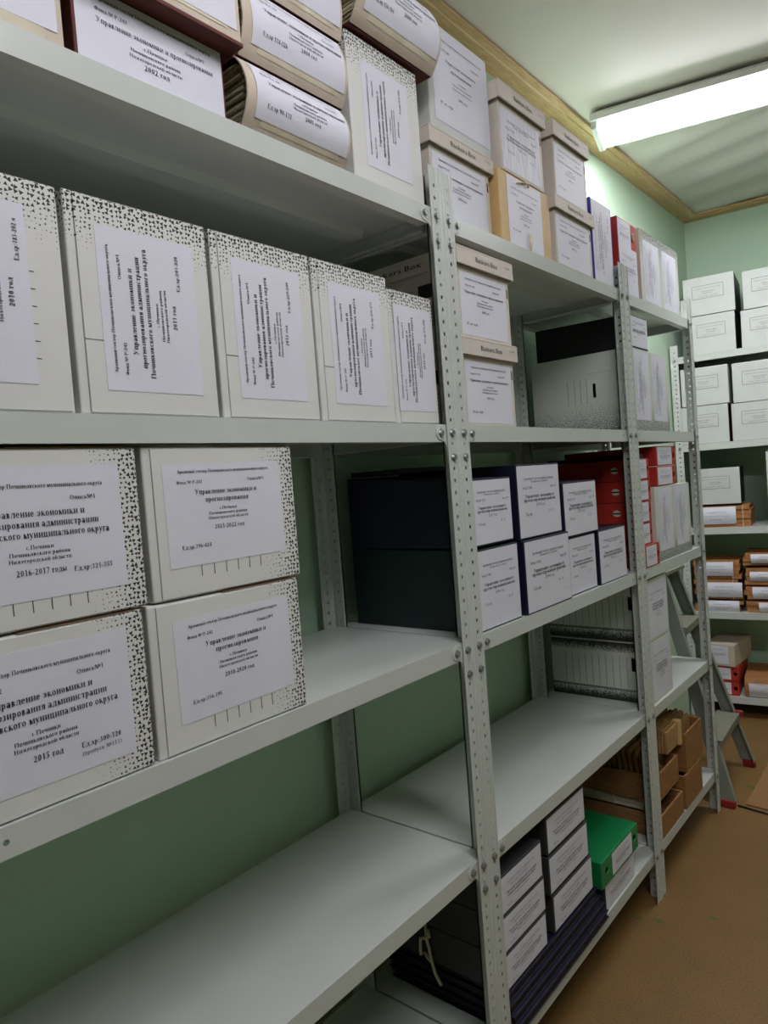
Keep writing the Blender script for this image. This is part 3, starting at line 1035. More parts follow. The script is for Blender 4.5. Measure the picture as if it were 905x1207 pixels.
def bowed_folder(label, y0, y1, z0, z1, x, d, text, bow=0.026, group=None, spill=True):
    """bulging cardboard case lying flat: bowed spine panel, maroon covers, loose sheets inside"""
    w_, h = y1 - y0, z1 - z0
    t = thing('archive_case', label, 'document case', place(y0, y1, z0, x), 0, group)
    n = 20
    def bx(z):
        s = max(0.0, min(1.0, z / h))
        return bow * (math.sin(PI * s) ** 0.8) - 0.004
    mb = MB()
    th = 0.0028
    vs, fs = [], []
    for i in range(n + 1):
        z = h * i / n
        for y in (-w_ / 2, w_ / 2):
            vs.append((bx(z), y, z))
            vs.append((bx(z) - th, y, z))
    edge = []
    for i in range(n):
        a = i * 4
        b = a + 4
        fs += [(a, a + 2, b + 2, b), (a + 1, b + 1, b + 3, a + 3)]
        edge += [(a, b, b + 1, a + 1), (a + 2, a + 3, b + 3, b + 2)]
    edge += [(0, 1, 3, 2), (n * 4, n * 4 + 2, n * 4 + 3, n * 4 + 1)]
    mb.add(vs, fs)
    mb.add(vs, edge)
    mb.build('spine_panel', 'tan', t, smooth=True)
    mb = MB()
    mb.box(-d, bx(0), -w_ / 2, w_ / 2, 0.0, 0.003)
    mb.box(-d, bx(h), -w_ / 2, w_ / 2, h - 0.003, h)
    mb.box(-d, -d + 0.003, -w_ / 2, w_ / 2, 0.003, h - 0.003)
    mb.build('cover', 'maroon', t)
    # loose sheets, edges showing at the open side
    mb = MB()
    z = 0.004
    while z < h - 0.008:
        e = random.uniform(0.0015, 0.0045)
        j = random.uniform(0.002, 0.016)
        xx = min(bx(z), bx(z + e)) - 0.006
        mb.box(-d + 0.012, xx - random.uniform(0, 0.012), -w_ / 2 + j, w_ / 2 - 0.008 - random.uniform(0, 0.006), z, z + e * 0.8)
        z += e
    so = mb.build('paper_bundle', 'sheets', t)
    so['kind'] = 'stuff'
    # bowed labels: an older one below, the printed one on top
    def sheet(nm, a, b, c, e, lift, mt):
        mb = MB()
        vs, fs = [], []
        for i in range(n + 1):
            z = c + (e - c) * i / n
            vs += [(bx(z) + lift, a, z), (bx(z) + lift, b, z)]
        for i in range(n):
            fs.append((2 * i, 2 * i + 1, 2 * i + 3, 2 * i + 2))
        k = len(vs)
        vs += [(p[0] - 0.0003, p[1], p[2]) for p in vs]
        fs += [tuple(k + q for q in reversed(f)) for f in list(fs)]
        mb.add(vs, fs)
        return mb.build(nm, mt, t, smooth=True)
    sheet('old_label', -w_ * 0.36, w_ * 0.40, h * 0.10, h * 0.6, 0.0005, 'paper_old')
    s = sheet('label', -w_ * 0.42, w_ * 0.475, h * 0.17, h * 0.955, 0.0011, 'paper')
    W, H = w_ * 0.895, h * 0.785
    year, ed = text
    sc = W / 0.27
    it = [('Архивный сектор Починковского муниципального округа', 0.0075 * sc, 0, H * 0.40, 'C', False, W * 0.80),
          ('Фонд № Р-242', 0.008 * sc, -W * 0.42, H * 0.30, 'L', True, W * 0.20), ('Опись№1', 0.008 * sc, W * 0.40, H * 0.26, 'R', False, W * 0.14),
          ('Управление экономики и прогнозирования', 0.012 * sc, 0.01, H * 0.13, 'C', True, W * 0.84),
          ('с.Починки', 0.0075 * sc, 0.01, H * 0.035, 'C', True, W * 0.17), ('Починковского района', 0.0075 * sc, 0.01, -H * 0.035, 'C', True, W * 0.36),
          ('Нижегородской области', 0.0075 * sc, 0.01, -H * 0.105, 'C', True, W * 0.37), (year, 0.0115 * sc, 0.015, -H * 0.22, 'C', True, W * 0.17),
          (ed, 0.0125 * sc, -W * 0.40, -H * 0.30, 'L', True, W * 0.24)]
    lettering(it, 'printed_text', s, 'ink', 0, w_ * 0.0275, h * 0.5625, 0.0, lambda p: Vector((bx(p.z) + 0.0018, p.y, p.z)))
    return t

def binder(label, y0, y1, z0, z1, x=-0.012, d=0.35, body='navy', rise=0.0, text='small', year='2003 год', group=None, name='binder_box', wide=False, inset=0.004, ink='ink', lab=True):
    """board box file with a white sheet covering its front"""
    w_, h = y1 - y0, z1 - z0
    t = thing(name, label, 'box file', place(y0, y1, z0, x), 0, group)
    mb = MB()
    mb.prism([(-d, 0), (0, 0), (0, h), (-d * 0.08, h), (-d * 0.92, h + rise), (-d, h + rise)], 'y', -w_ / 2, w_ / 2)
    mb.build('body', body, t, 0.002)
    if lab:
        s = label_sheet(t, w_ - 2 * inset, h - 2 * inset, 0.0, h / 2, 0.0002)
        W, H = w_ - 2 * inset, h - 2 * inset
        lettering(wide_text(W, H) if wide else small_text(W, H, year), 'printed_text', s, ink, 0, 0, h / 2, 0.0002 + TX, res=1)
    return t

# ================================================================== TOP SHELF, first bay
zt = ZT[0]
t = thing('archive_case', 'tan cardboard case with a plain white sheet, next to the maroon box', 'document case', place(-1.005, -0.777, zt))
MB().box(-0.34, 0, -0.114, 0.114, 0, 0.20).build('body', 'tan', t, 0.003)
label_sheet(t, 0.19, 0.03, -0.005, 0.012, 0.0002, 'paper_old', 'old_label')
s = label_sheet(t, 0.205, 0.175, 0.003, 0.105, 0.0006)
t = thing('archive_case', 'maroon-sided box with a white sheet dated 2002 filling its front', 'document case', place(-0.765, -0.535, zt))
MB().box(-0.34, 0, -0.115, 0.115, 0, 0.100).build('body', 'maroon', t, 0.002)
s = label_sheet(t, 0.222, 0.096, 0.0, 0.049, 0.0002)
W, H = 0.222, 0.096
sc = W / 0.27
lettering([('Архивный сектор Починковского муниципального округа', 0.0095 * sc, 0.005, H * 0.36, 'C', True, W * 0.78), ('Фонд № Р-242', 0.009 * sc, -W * 0.38, H * 0.22, 'L', True, W * 0.20),
           ('Опись№1', 0.009 * sc, W * 0.36, H * 0.20, 'R', True, W * 0.14), ('Управление экономики и прогнозирования', 0.013 * sc, 0.005, H * 0.07, 'C', True, W * 0.80),
           ('с.Починки', 0.008 * sc, 0.0, -H * 0.03, 'C', True, W * 0.16), ('Починковского района', 0.008 * sc, 0, -H * 0.11, 'C', True, W * 0.34),
           ('Нижегородской области', 0.008 * sc, 0, -H * 0.19, 'C', True, W * 0.36), ('2002 год', 0.0125 * sc, 0, -H * 0.30, 'C', True, W * 0.17)],
          'printed_text', s, 'ink', 0, 0, 0.049, 0.0002 + TX)
t = thing('archive_case', 'tan case with a white sheet lying on the maroon box dated 2002', 'document case', place(-0.772, -0.520, zt + 0.102, 0.018))
MB().box(-0.35, 0, -0.126, 0.126, 0, 0.10).build('spine_panel', 'tan', t, 0.004)
MB().box(-0.35, 0.001, -0.127, 0.127, -0.003, 0.003).build('cover', 'maroon', t, 0.001)
label_sheet(t, 0.20, 0.05, 0.0, 0.038, 0.0002, 'paper_old', 'old_label')
label_sheet(t, 0.21, 0.075, 0.012, 0.055, 0.0007)
FG = 'bulging document cases on the top shelf'
bowed_folder('bulging tan document case marked 90-112, lying on the top shelf', -0.508, -0.280, zt, zt + 0.110, -0.014, 0.33, ('2003 год', 'Ед.хр 90-112'))
bowed_folder('bulging tan document case marked 114-126, second from the shelf in its pile', -0.502, -0.272, zt + 0.112, zt + 0.226, -0.010, 0.33, ('2004 год', 'Ед.хр 114-126'), 0.018)
bowed_folder('bulging tan document case, uppermost of the pile beside the speckled box', -0.495, -0.268, zt + 0.228, zt + 0.335, -0.006, 0.33, ('2005 год', 'Ед.хр 127-141'), 0.010)
t = carton('tall white speckled box standing on the top shelf below a curved case', -0.252, -0.042, zt, zt + 0.262, speck={'front': 'top', 'left': 'top'}, flap=False)
s = label_sheet(t, 0.135, 0.19, 0.0, 0.128, 0.0002)
lettering(archive_text(0.19, 0.135, TITLE3, '2009 год', 'Ед.хр:162-182'), 'printed_text', s, 'ink', 1, 0.0, 0.128, 0.0002 + TX)
bowed_folder('tan document case with a curved white spine, lying on the tall speckled box', -0.250, -0.004, zt + 0.267, zt + 0.40, 0.004, 0.34, ('2008 год', 'Ед.хр 150-161'), 0.030)

# ================================================================== TOP SHELF, second bay
lidded('lidded kraft box at the shelving joint on the top shelf, under a large white box', 0.014, 0.252, zt, zt + 0.150, zt + 0.152, zt + 0.188, x=-0.030, d=0.33, year='2006 год')
t = thing('archive_box', 'large plain white box with a full sheet, topmost at the shelving joint', 'box', place(0.029, 0.274, zt + 0.190, -0.030))
uvbox(0.245, 0.234, 0.33).build('body', 'carton_grey', t, 0.003)
s = label_sheet(t, 0.225, 0.205, 0.008, 0.128, 0.0002)
lettering(archive_text(0.225, 0.19, TITLE2, '2006 год', 'Ед.хр.', 'L', None, 0.85), 'printed_text', s, 'ink_grey', 0, 0.008, 0.128, 0.0002 + TX)
t = thing('archive_box', 'honey-coloured card box tied with a cotton lace, on the top shelf', 'box', place(0.265, 0.527, zt))
MB().box(-0.33, 0, -0.131, 0.131, 0, 0.172).build('body', 'yellow_tan', t, 0.002)
s = label_sheet(t, 0.175, 0.165, -0.005, 0.085, 0.0002)
lettering(archive_text(0.175, 0.14, TITLE2, '2007 год', 'Ед.хр.', 'L', None, 0.9), 'printed_text', s, 'ink', 0, -0.005, 0.085, 0.0002 + TX)
lm = MB()
lm.tube([(-0.01, 0.0, 0.1735), (0.003, 0.0, 0.170), (0.006, -0.008, 0.164), (0.004, -0.014, 0.168), (0.007, 0.006, 0.166), (0.004, 0.012, 0.160)], 0.003)
lm.tube([(0.004, 0.002, 0.168), (0.003, -0.028, 0.162), (0.0025, -0.045, 0.156)], 0.002)
lm.build('lace', 'lace', t, smooth=True)
MB().tube([(0.002, 0.006, 0.045), (0.003, 0.008, 0.02), (0.002, 0.004, 0.0)], 0.0035).build('lace', 'lace', t, smooth=True)
lidded('lidded kraft box with a wrinkled sheet, stacked on the honey-coloured box', 0.288, 0.506, zt + 0.174, zt + 0.334, zt + 0.336, zt + 0.378, year='2006 год', wrinkled=True, small=True)
lidded('lidded kraft box on the top shelf below another, beside the blue file', 0.556, 0.792, zt, zt + 0.146, zt + 0.148, zt + 0.184, year='2007 год')
lidded('lidded kraft box stacked highest beside the blue file, below the ceiling plank', 0.572, 0.782, zt + 0.186, zt + 0.340, zt + 0.342, zt + 0.383, year='2008 год')
t = binder('cobalt blue box file standing upright on the top shelf with a white sheet', 0.802, 0.957, zt, zt + 0.245, d=0.30, body='blue', lab=False)
s = label_sheet(t, 0.142, 0.238, -0.001, 0.1225, 0.0002)
lettering(archive_text(0.225, 0.142, TITLE3, '2009 год', 'Ед.хр.'), 'printed_text', s, 'ink_grey', 1, 0, 0.1225, 0.0002 + TX, res=1)

# ================================================================== TOP SHELF, third bay
t = thing('lever_file', 'red box file with a round finger hole and two white sheets', 'box file', place(1.006, 1.165, zt, -0.012))
MB().box(-0.30, 0, -0.0795, 0.0795, 0, 0.240).build('body', 'red', t, 0.002)
s = label_sheet(t, 0.11, 0.10, -0.022, 0.185, 0.0002)
lettering(small_text(0.11, 0.10), 'printed_text', s, 'ink_grey', 0, -0.022, 0.185, 0.0002 + TX, res=1)
s = label_sheet(t, 0.155, 0.152, 0.0, 0.078, 0.0008)
lettering(small_text(0.155, 0.15), 'printed_text', s, 'ink_grey', 0, 0, 0.078, 0.0008 + TX, res=1)
rm = MB()
rm.cyl((0.0, 0.055, 0.198), 'x', 0.014, 0.002, 16)
rm.build('finger_ring', 'steel', t)
MB().cyl((0.002, 0.055, 0.198), 'x', 0.0105, 0.0006, 16).build('finger_hole', 'file', t)
def two_label_box(label, y0, y1, z0, z1, x=-0.012, d=0.34, edge='top', mt='speckle_fine', left=None):
    t = carton(label, y0, y1, z0, z1, x, d, {'front': edge, **({'left': left} if left else {})}, mt, flap=False)
    w_, h = y1 - y0, z1 - z0
    off = -0.012 if edge == 'top' else 0.014
    for k, cy in ((0, -w_ * 0.235), (1, w_ * 0.235)):
        s = label_sheet(t, w_ * 0.38, h * 0.84, cy, h / 2 + off, 0.0002)
        lettering(archive_text(h * 0.84, w_ * 0.38, TITLE3, '2014 год', None), 'printed_text', s, 'ink_grey', 1, cy, h / 2 + off, 0.0002 + TX, res=1)
    cut([c for c in t.children if c.name.startswith('body')][0], MB().box(-0.005, 0.01, -0.001, 0.001, -0.01, h + 0.01), mt, 0.0008)
    return t
two_label_box('white box with two upright sheets and speckled top edge, on the top shelf', 1.200, 1.610, zt, zt + 0.247)

# ================================================================== SECOND SHELF, first bay
z2 = ZT[1]
def s2box(label, y0, y1, h, year, ed, cyoff=0.0, lw=0.142, lh=0.205, lz=None, tilt=0.0, x=-0.012, shift=0.0):
    t = carton(label, y0, y1, z2, z2 + h, x, speck={'front': 'top', 'left': 'top'})
    lz = lz or h * 0.49
    s = label_sheet(t, lw, lh, cyoff, lz, 0.0031, tilt=tilt)
    lettering(archive_text(lh, lw, TITLE3, year, ed), 'printed_text', s, 'ink', 1, cyoff + shift, lz, 0.0031 + TX)
    return t
t = s2box('white speckled box dated 2010 with a column of printed tick marks', -1.012, -0.806, 0.270, '2010 год', 'Ед.хр:183-202 я', -0.010, 0.142, 0.205, 0.135, shift=0.015)
mb = MB()
for k in range(6):
    mb.box(0.0031, 0.0034, 0.060, 0.067, 0.062 + k * 0.020, 0.0628 + k * 0.020)
mb.build('printed_lines', 'ink', t)
s2box('white speckled box dated 2011, touching the box with printed tick marks', -0.799, -0.594, 0.272, '2011 год', 'Ед.хр:203-228', 0.004)
s2box('white speckled box dated 2012, in the middle of its row of five', -0.587, -0.390, 0.272, '2012 год', 'Ед.хр:229-249', 0.002, 0.135)
s2box('white speckled box dated 2013 with a brown card flap on top', -0.384, -0.190, 0.272, '2013 год', 'Ед.хр:250-271', 0.004, 0.135)
s2box('white speckled box dated 2014, slightly lower than its row, beside the post', -0.187, -0.049, 0.254, '2014 год', 'Ед.хр:272-299', 0.0, 0.118, 0.20)
t = MB().box(-0.0012, 0.0012, -0.05, 0.05, 0, 0.024).build('loose_card', 'kraft_brown', None)
t.location = (-0.10, -0.262, z2 + 0.2725)
t.rotation_euler = (0, -1.2, 0.25)
tag(t, 'small brown card flap lying on top of the speckled 2013 box', 'card')

# ================================================================== THIRD SHELF, first bay
z3 = ZT[2]
def s3box(label, y0, y1, z0, z1, title, year, ed, side, lw, lh, cy, cz, tilt, extra=None, tk=None):
    t = carton(label, y0, y1, z0, z1, speck={'front': 'right', 'right': 'bottom'}, seam='low')
    s = label_sheet(t, lw, lh, cy, cz, 0.0031, tilt=tilt)
    o = lettering(archive_text(lw, lh, title, year, ed, side, extra, 1.12 if len(title) == 3 else 1.0, -0.05 if len(title) == 3 else 0.02), 'printed_text', s, 'ink', 0, 0, 0, 0.0031 + TX,
                  warp=lambda p: Vector((p.x, cy + p.y * math.cos(tilt) - p.z * math.sin(tilt), cz + p.y * math.sin(tilt) + p.z * math.cos(tilt))))
    if tk:
        ticks(t, *tk)
    wy, hh = (y1 - y0) / 2, z1 - z0
    MB().box(-0.03, 0.001, -wy * 0.1, wy - 0.012, hh - 0.0004, hh + 0.0014).build('raw_edge', 'carton_edge', t)
    return t
s3box('white speckled box dated 2016-2017 with a three-line title, stacked on another', -1.020, -0.733, z3 + 0.206, z3 + 0.411, TITLE3, '2016-2017 годы', 'Ед.хр:321-355', 'R', 0.208, 0.152, 0.0115, 0.108, 0.0, None, (-0.045, 6, 0.0215, 0.018, 0.032))
s3box('white speckled box dated 2021-2022 with a two-line title, stacked on another', -0.725, -0.463, z3 + 0.206, z3 + 0.411, TITLE2, '2021-2022 год', 'Ед.хр.396-424', 'L', 0.205, 0.140, -0.002, 0.112, 0.008, None, (-0.055, 6, 0.021, 0.026, 0.0415))
s3box('white speckled box dated 2015 with a three-line title, under another', -1.025, -0.743, z3, z3 + 0.2035, TITLE3, '2015 год', 'Ед.хр:300-320', 'R', 0.216, 0.158, 0.0065, 0.106, 0.0, '(пропуск №311)')
s3box('white speckled box dated 2018-2020 with a two-line title, under another', -0.737, -0.471, z3, z3 + 0.2035, TITLE2, '2018-2020 год', 'Ед.хр:356-395', 'L', 0.205, 0.140, 0.004, 0.108, 0.012, None, (-0.045, 6, 0.021, 0.020, 0.038))

# ================================================================== SECOND SHELF, second bay
lidded('lidded kraft box at the bottom of the pair on the second shelf', 0.056, 0.272, z2, z2 + 0.150, z2 + 0.152, z2 + 0.190, d=0.34, year='2011 год', hand_hole=False)
lidded('lidded kraft box on top of another on the second shelf', 0.058, 0.276, z2 + 0.192, z2 + 0.342, z2 + 0.345, z2 + 0.384, d=0.34, year='2009 год', hand_hole=False)

# second shelf, third bay: long white box seen from its side, black box on it
t = two_label_box('long white box with two sheets on its end, under the black box', 1.057, 1.415, z2, z2 + 0.272, -0.014, 0.355, 'bottom', 'speckle_fine', 'bottom')
side_lines(t, 0.358, (-0.222, -0.197, -0.176, -0.154), 0.105, 0.192, wd=0.0012)
c = MB().box(-0.1335, -0.1225, -0.20, -0.15, 0.125, 0.172)
c.prism([(-0.195 + 0.014 * math.cos(PI + PI * k / 8), 0.2735 + 0.014 * math.sin(PI + PI * k / 8)) for k in range(9)], 'y', -0.20, -0.16)
c.box(-0.351, -0.008, -0.1755, 0.1755, 0.004, 0.268)
body = [c_ for c_ in t.children if c_.name.startswith('body')][0]
cut(body, c, 'speckle_fine')
cut(body, MB().box(-0.335, -0.03, -0.19, -0.1775, 0.205, 0.2064), 'speckle_fine', 0.0006)
binder('black box lying on the long white box, with a white sheet on its end', 1.066, 1.232, z2 + 0.274, z2 + 0.380, -0.014, 0.335, 'black', 0.006, group=None)

# ================================================================== THIRD SHELF, second bay
BG = None
def nb(which, y0, y1, z0, z1, body='navy', rise=0.0, year='2003 год', x=-0.012, d=0.355):
    return binder(which, y0, y1, z0, z1, x, d, body, rise, year=year)
nb('bottle green box file beside the shelving post, below a navy one', 0.046, 0.236, z3, z3 + 0.181, 'dark_green', 0.004)
nb('navy box file in the lower row, second from the shelving joint', 0.254, 0.500, z3, z3 + 0.179, year='2004 год', x=-0.006)
nb('navy box file in the lower row, third from the shelving joint', 0.510, 0.690, z3, z3 + 0.158, year='2005 год', x=-0.016)
nb('navy box file with nothing stacked on it, next to the red files', 0.705, 0.910, z3, z3 + 0.159, year='2006 год', x=-0.012)
nb('navy box file stacked on the bottle green box file', 0.046, 0.222, z3 + 0.187, z3 + 0.336, 'navy', 0.022)
nb('tallest navy box file in the upper row, between two shorter ones', 0.251, 0.478, z3 + 0.181, z3 + 0.362, 'navy', 0.004, '2004 год')
nb('navy box file at the end of the upper row, in front of the red files', 0.494, 0.710, z3 + 0.160, z3 + 0.308, 'navy', 0.022, '2005 год')
t = MB().box(-0.17, 0, -0.08, 0.08, 0, 0.012).build('flat_folder', 'black', None, 0.002)
t.location = (-0.19, 0.135, z3 + 0.361)
tag(t, 'thin black folder lying on the navy file stacked over the green one', 'folder')

# third shelf, third bay: red box files
def redfile(label, y0, y1, z0, z1, x=-0.014, group='red box files'):
    w_, h = y1 - y0, z1 - z0
    t = thing('red_box_file', label, 'box file', place(y0, y1, z0, x), 0, group)
    body = MB().box(-0.34, 0, -w_ / 2, w_ / 2, 0, h).build('body', 'red', t, 0.002)
    s = label_sheet(t, w_ * 0.74, h * 0.9, -w_ * 0.08, h * 0.5, 0.0002)
    lettering(wide_text(w_ * 0.74, h * 0.9), 'printed_text', s, 'ink', 0, -w_ * 0.08, h * 0.5, 0.0002 + TX, res=1)
    cut(body, MB().cyl((-0.02, w_ * 0.40, h * 0.5), 'x', min(0.011, w_ * 0.085), 0.04, 12).box(-0.336, -0.004, -w_ / 2 + 0.004, w_ / 2 - 0.004, 0.004, h - 0.004), 'red')
    y = -w_ / 2
    mb = MB()
    for x0, x1, a, b in ((-0.20, -0.12, 0.012, 0.0132), (-0.20, -0.12, h - 0.014, h - 0.0128), (-0.20, -0.1988, 0.012, h - 0.0128), (-0.1212, -0.12, 0.012, h - 0.0128)):
        mb.box(x0, x1, y - 0.0004, y + 0.0001, a, b)
    mb.build('printed_lines', 'maroon', t)
    mb = MB()
    n = 14
    mb.prism([(-0.075 + 0.014 * math.cos(2 * PI * k / n), h * 0.5 + 0.011 * math.sin(2 * PI * k / n)) for k in range(n)], 'y', y - 0.0005, y + 0.0001)
    st = mb.build('sticker', 'paper_old', t)
    mb = MB()
    mb.box(-0.089, -0.061, y - 0.0008, y - 0.0004, h * 0.5 - 0.0025, h * 0.5 + 0.0025)
    mb.build('sticker_band', 'ink', st)
    return t
redfile('red box file sticking out furthest, at the foot of the red stack', 1.056, 1.190, z3, z3 + 0.073, -0.004, None)
redfile('red box file in the five-high stack, directly above the protruding one', 1.052, 1.160, z3 + 0.075, z3 + 0.146, group=None)
redfile('red box file in the middle of the five-high red stack', 1.052, 1.162, z3 + 0.148, z3 + 0.218, group=None)
redfile('red box file in the five-high stack, just under its topmost one', 1.052, 1.168, z3 + 0.220, z3 + 0.289, group=None)
redfile('red box file topmost of the five-high stack, below the black folder', 1.052, 1.164, z3 + 0.291, z3 + 0.360, group=None)
t = MB().box(-0.30, 0, -0.055, 0.055, 0, 0.014).build('flat_folder', 'black', None, 0.002)
t.location = (-0.03, 1.108, z3 + 0.362)
tag(t, 'thin black folder lying on the five-high stack of red box files', 'folder')
two_label_box('white box with two upright sheets and a speckled lower edge, under two red files', 1.198, 1.586, z3, z3 + 0.259, -0.012, 0.34, 'bottom')
redfile('red box file lying on the white two-sheet box, lower of the pair', 1.240, 1.446, z3 + 0.261, z3 + 0.329, group=None)
redfile('red box file topmost of the pair lying on the white two-sheet box', 1.246, 1.452, z3 + 0.331, z3 + 0.400, group=None)

# ================================================================== FOURTH SHELF, third bay
z4 = ZT[3]
for lab, y0, y1, a, b, n in (('white box with dark printed bands, lower of two on the fourth shelf', 1.066, 1.276, 0.0, 0.205, 10),
                             ('white box with dark printed bands, upper of two on the fourth shelf', 1.066, 1.272, 0.207, 0.414, 10)):
    t = thing('archive_box', lab, 'box', place(y0, y1, z4 + a, -0.014))
    w_, h = y1 - y0, b - a
    d = 0.355
    body = uvbox(w_, h, d, {'left': 'bottom'}).build('body', 'speckle_band', t, 0.0025)
    cut(body, MB().box(-0.064, -0.052, -w_ / 2 - 0.01, -w_ / 2 + 0.02, h * 0.52, h * 0.52 + 0.045).box(-d + 0.004, -0.004, -w_ / 2 + 0.004, w_ / 2 - 0.004, 0.004, h - 0.004), 'speckle_band')
    if a == 0.0:
        mb = MB()
        q = [(-d + 0.003, -w_ / 2 - 0.0004, h - 0.036), (-0.003, -w_ / 2 - 0.0004, h - 0.036), (-0.003, -w_ / 2 - 0.0004, h - 0.003), (-d + 0.003, -w_ / 2 - 0.0004, h - 0.003)]
        q += [(p[0], -w_ / 2 + 0.0001, p[2]) for p in q]
        fs = [(0, 1, 2, 3), (1, 0, 4, 5), (2, 1, 5, 6), (3, 2, 6, 7), (0, 3, 7, 4)]
        mb.add(q, fs, [[(h - q[i][2], q[i][0]) for i in f] for f in fs])
        mb.build('printed_band', 'speckle_band', t)
    side_lines(t, w_, [-0.300 + 0.0245 * k for k in range(n)], 0.048, h - 0.052, wd=0.0014)
    s = label_sheet(t, w_ * 0.86, h * 0.90, 0.0, h * 0.5, 0.0002, 'paper_wrinkled' if a == 0 else 'paper')
    W, H = w_ * 0.86, h * 0.9
    sc = W / 0.19
    lettering([('Архивный сектор Починковского округа', 0.009 * sc, 0, H * 0.28, 'C', False, W * 0.8), ('Опись №1', 0.009 * sc, W * 0.42, H * 0.20, 'R', False, W * 0.14), ('Фонд № Р-242', 0.009 * sc, -W * 0.44, H * 0.18, 'L', False, W * 0.2),
               ('Управление экономики и', 0.011 * sc, 0, H * 0.08, 'C', True, W * 0.6), ('прогнозирования администрации', 0.011 * sc, 0, H * 0.03, 'C', True, W * 0.64), ('Починковского округа', 0.011 * sc, 0, -H * 0.02, 'C', True, W * 0.6),
               ('с.Починки', 0.008 * sc, 0, -H * 0.07, 'C', False, W * 0.16), ('Починковского района', 0.008 * sc, 0, -H * 0.11, 'C', False, W * 0.3), ('области', 0.008 * sc, 0, -H * 0.15, 'C', False, W * 0.3)],
              'printed_text', s, 'ink', 0, 0, h * 0.5, 0.0002 + TX, res=1)

# ================================================================== BOTTOM SHELF, second bay
z5 = ZT[4]
NB = ['lowest of the thin navy folders lying on the bottom shelf', 'second of the thin navy folders lying on the bottom shelf',
      'third of the thin navy folders lying on the bottom shelf', 'uppermost of the thin navy folders lying on the bottom shelf']
for k in range(4):
    t = thing('flat_folder', NB[k], 'folder', (0.004 - 0.006 * k, 0.318 - 0.004 * k, z5 + 0.0003 + k * 0.0235))
    MB().box(-0.36, 0, -0.258 + 0.004 * k, 0.258 - 0.004 * k, 0, 0.003).build('cover', 'navy', t, 0.0008)
    MB().box(-0.36, 0, -0.258 + 0.004 * k, 0.258 - 0.004 * k, 0.019, 0.022).build('cover', 'navy', t, 0.0008)
    MB().box(-0.355, -0.003, -0.252 + 0.004 * k, 0.252 - 0.004 * k, 0.003, 0.019).build('filling', 'black', t)
def grey_file(label, y0, y1, z0, z1, x=-0.018, laced=False):
    t = binder(label, y0, y1, z0, z1, x, 0.33, 'charcoal', 0.0, wide=True, inset=0.005)
    w_ = y1 - y0
    if laced:
        lm = MB()
        y = -w_ / 2 - 0.003
        lm.tube([(-0.205, y, 0.078), (-0.20, y - 0.004, 0.064), (-0.212, y - 0.006, 0.058), (-0.228, y - 0.004, 0.050), (-0.231, y - 0.003, 0.022), (-0.233, y, 0.006)], 0.0042)
        lm.tube([(-0.213, y, 0.088), (-0.209, y - 0.003, 0.05), (-0.204, y - 0.003, 0.034), (-0.198, y - 0.006, 0.010), (-0.190, y - 0.004, -0.022), (-0.176, y - 0.002, -0.048)], 0.0042)
        lm.tube([(-0.222, y, 0.016), (-0.208, y - 0.006, 0.010), (-0.20, y - 0.006, 0.004), (-0.196, y - 0.004, 0.016)], 0.0038)
        lm.build('lace', 'lace', t, smooth=True)
    return t
zb = z5 + 0.0945
grey_file('charcoal box file lowest of the stack by the post, trailing a cotton lace', 0.056, 0.262, zb, zb + 0.084, laced=True)
grey_file('charcoal box file in the middle of the stack by the post', 0.056, 0.264, zb + 0.086, zb + 0.170)
grey_file('charcoal box file topmost of the stack by the post on the bottom shelf', 0.056, 0.260, zb + 0.172, zb + 0.262)
grey_file('charcoal box file lowest of the stack beside the green box', 0.300, 0.534, zb + 0.003, zb + 0.098)
grey_file('charcoal box file in the middle of the stack beside the green box', 0.290, 0.520, zb + 0.104, zb + 0.200)
grey_file('charcoal box file topmost of the stack beside the green box', 0.290, 0.512, zb + 0.206, zb + 0.300)
binder('dark box file with a pinkish-white sheet lying under the green box', 0.594, 0.815, z5, z5 + 0.078, -0.012, 0.33, 'charcoal', 0.0, wide=True, inset=0.003, ink='maroon')
t = thing('green_box_file', 'green box file with a small white sheet, lying on the bottom shelf', 'box file', place(0.562, 0.838, z5 + 0.080, -0.004))
body = MB().box(-0.30, 0, -0.138, 0.138, 0, 0.076).build('body', 'green', t, 0.003)
s = label_sheet(t, 0.15, 0.062, 0.012, 0.038, 0.0002)
lettering(wide_text(0.15, 0.062), 'printed_text', s, 'ink', 0, 0.012, 0.038, 0.0002 + TX, res=1)
c = MB().box(-0.296, -0.004, -0.134, 0.134, 0.004, 0.072)
for yy in (-0.10, 0.112):
    c.cyl((-0.02, yy, 0.04), 'x', 0.010, 0.04, 12)
cut(body, c, 'green')
mb = MB()
mb.box(-0.012, -0.011, -0.125, 0.125, 0.0758, 0.0763)
mb.box(-0.16, -0.158, -0.11, 0.03, 0.0758, 0.0763)
mb.box(-0.12, -0.118, -0.11, 0.03, 0.0758, 0.0763)
mb.build('crease', 'green', t)

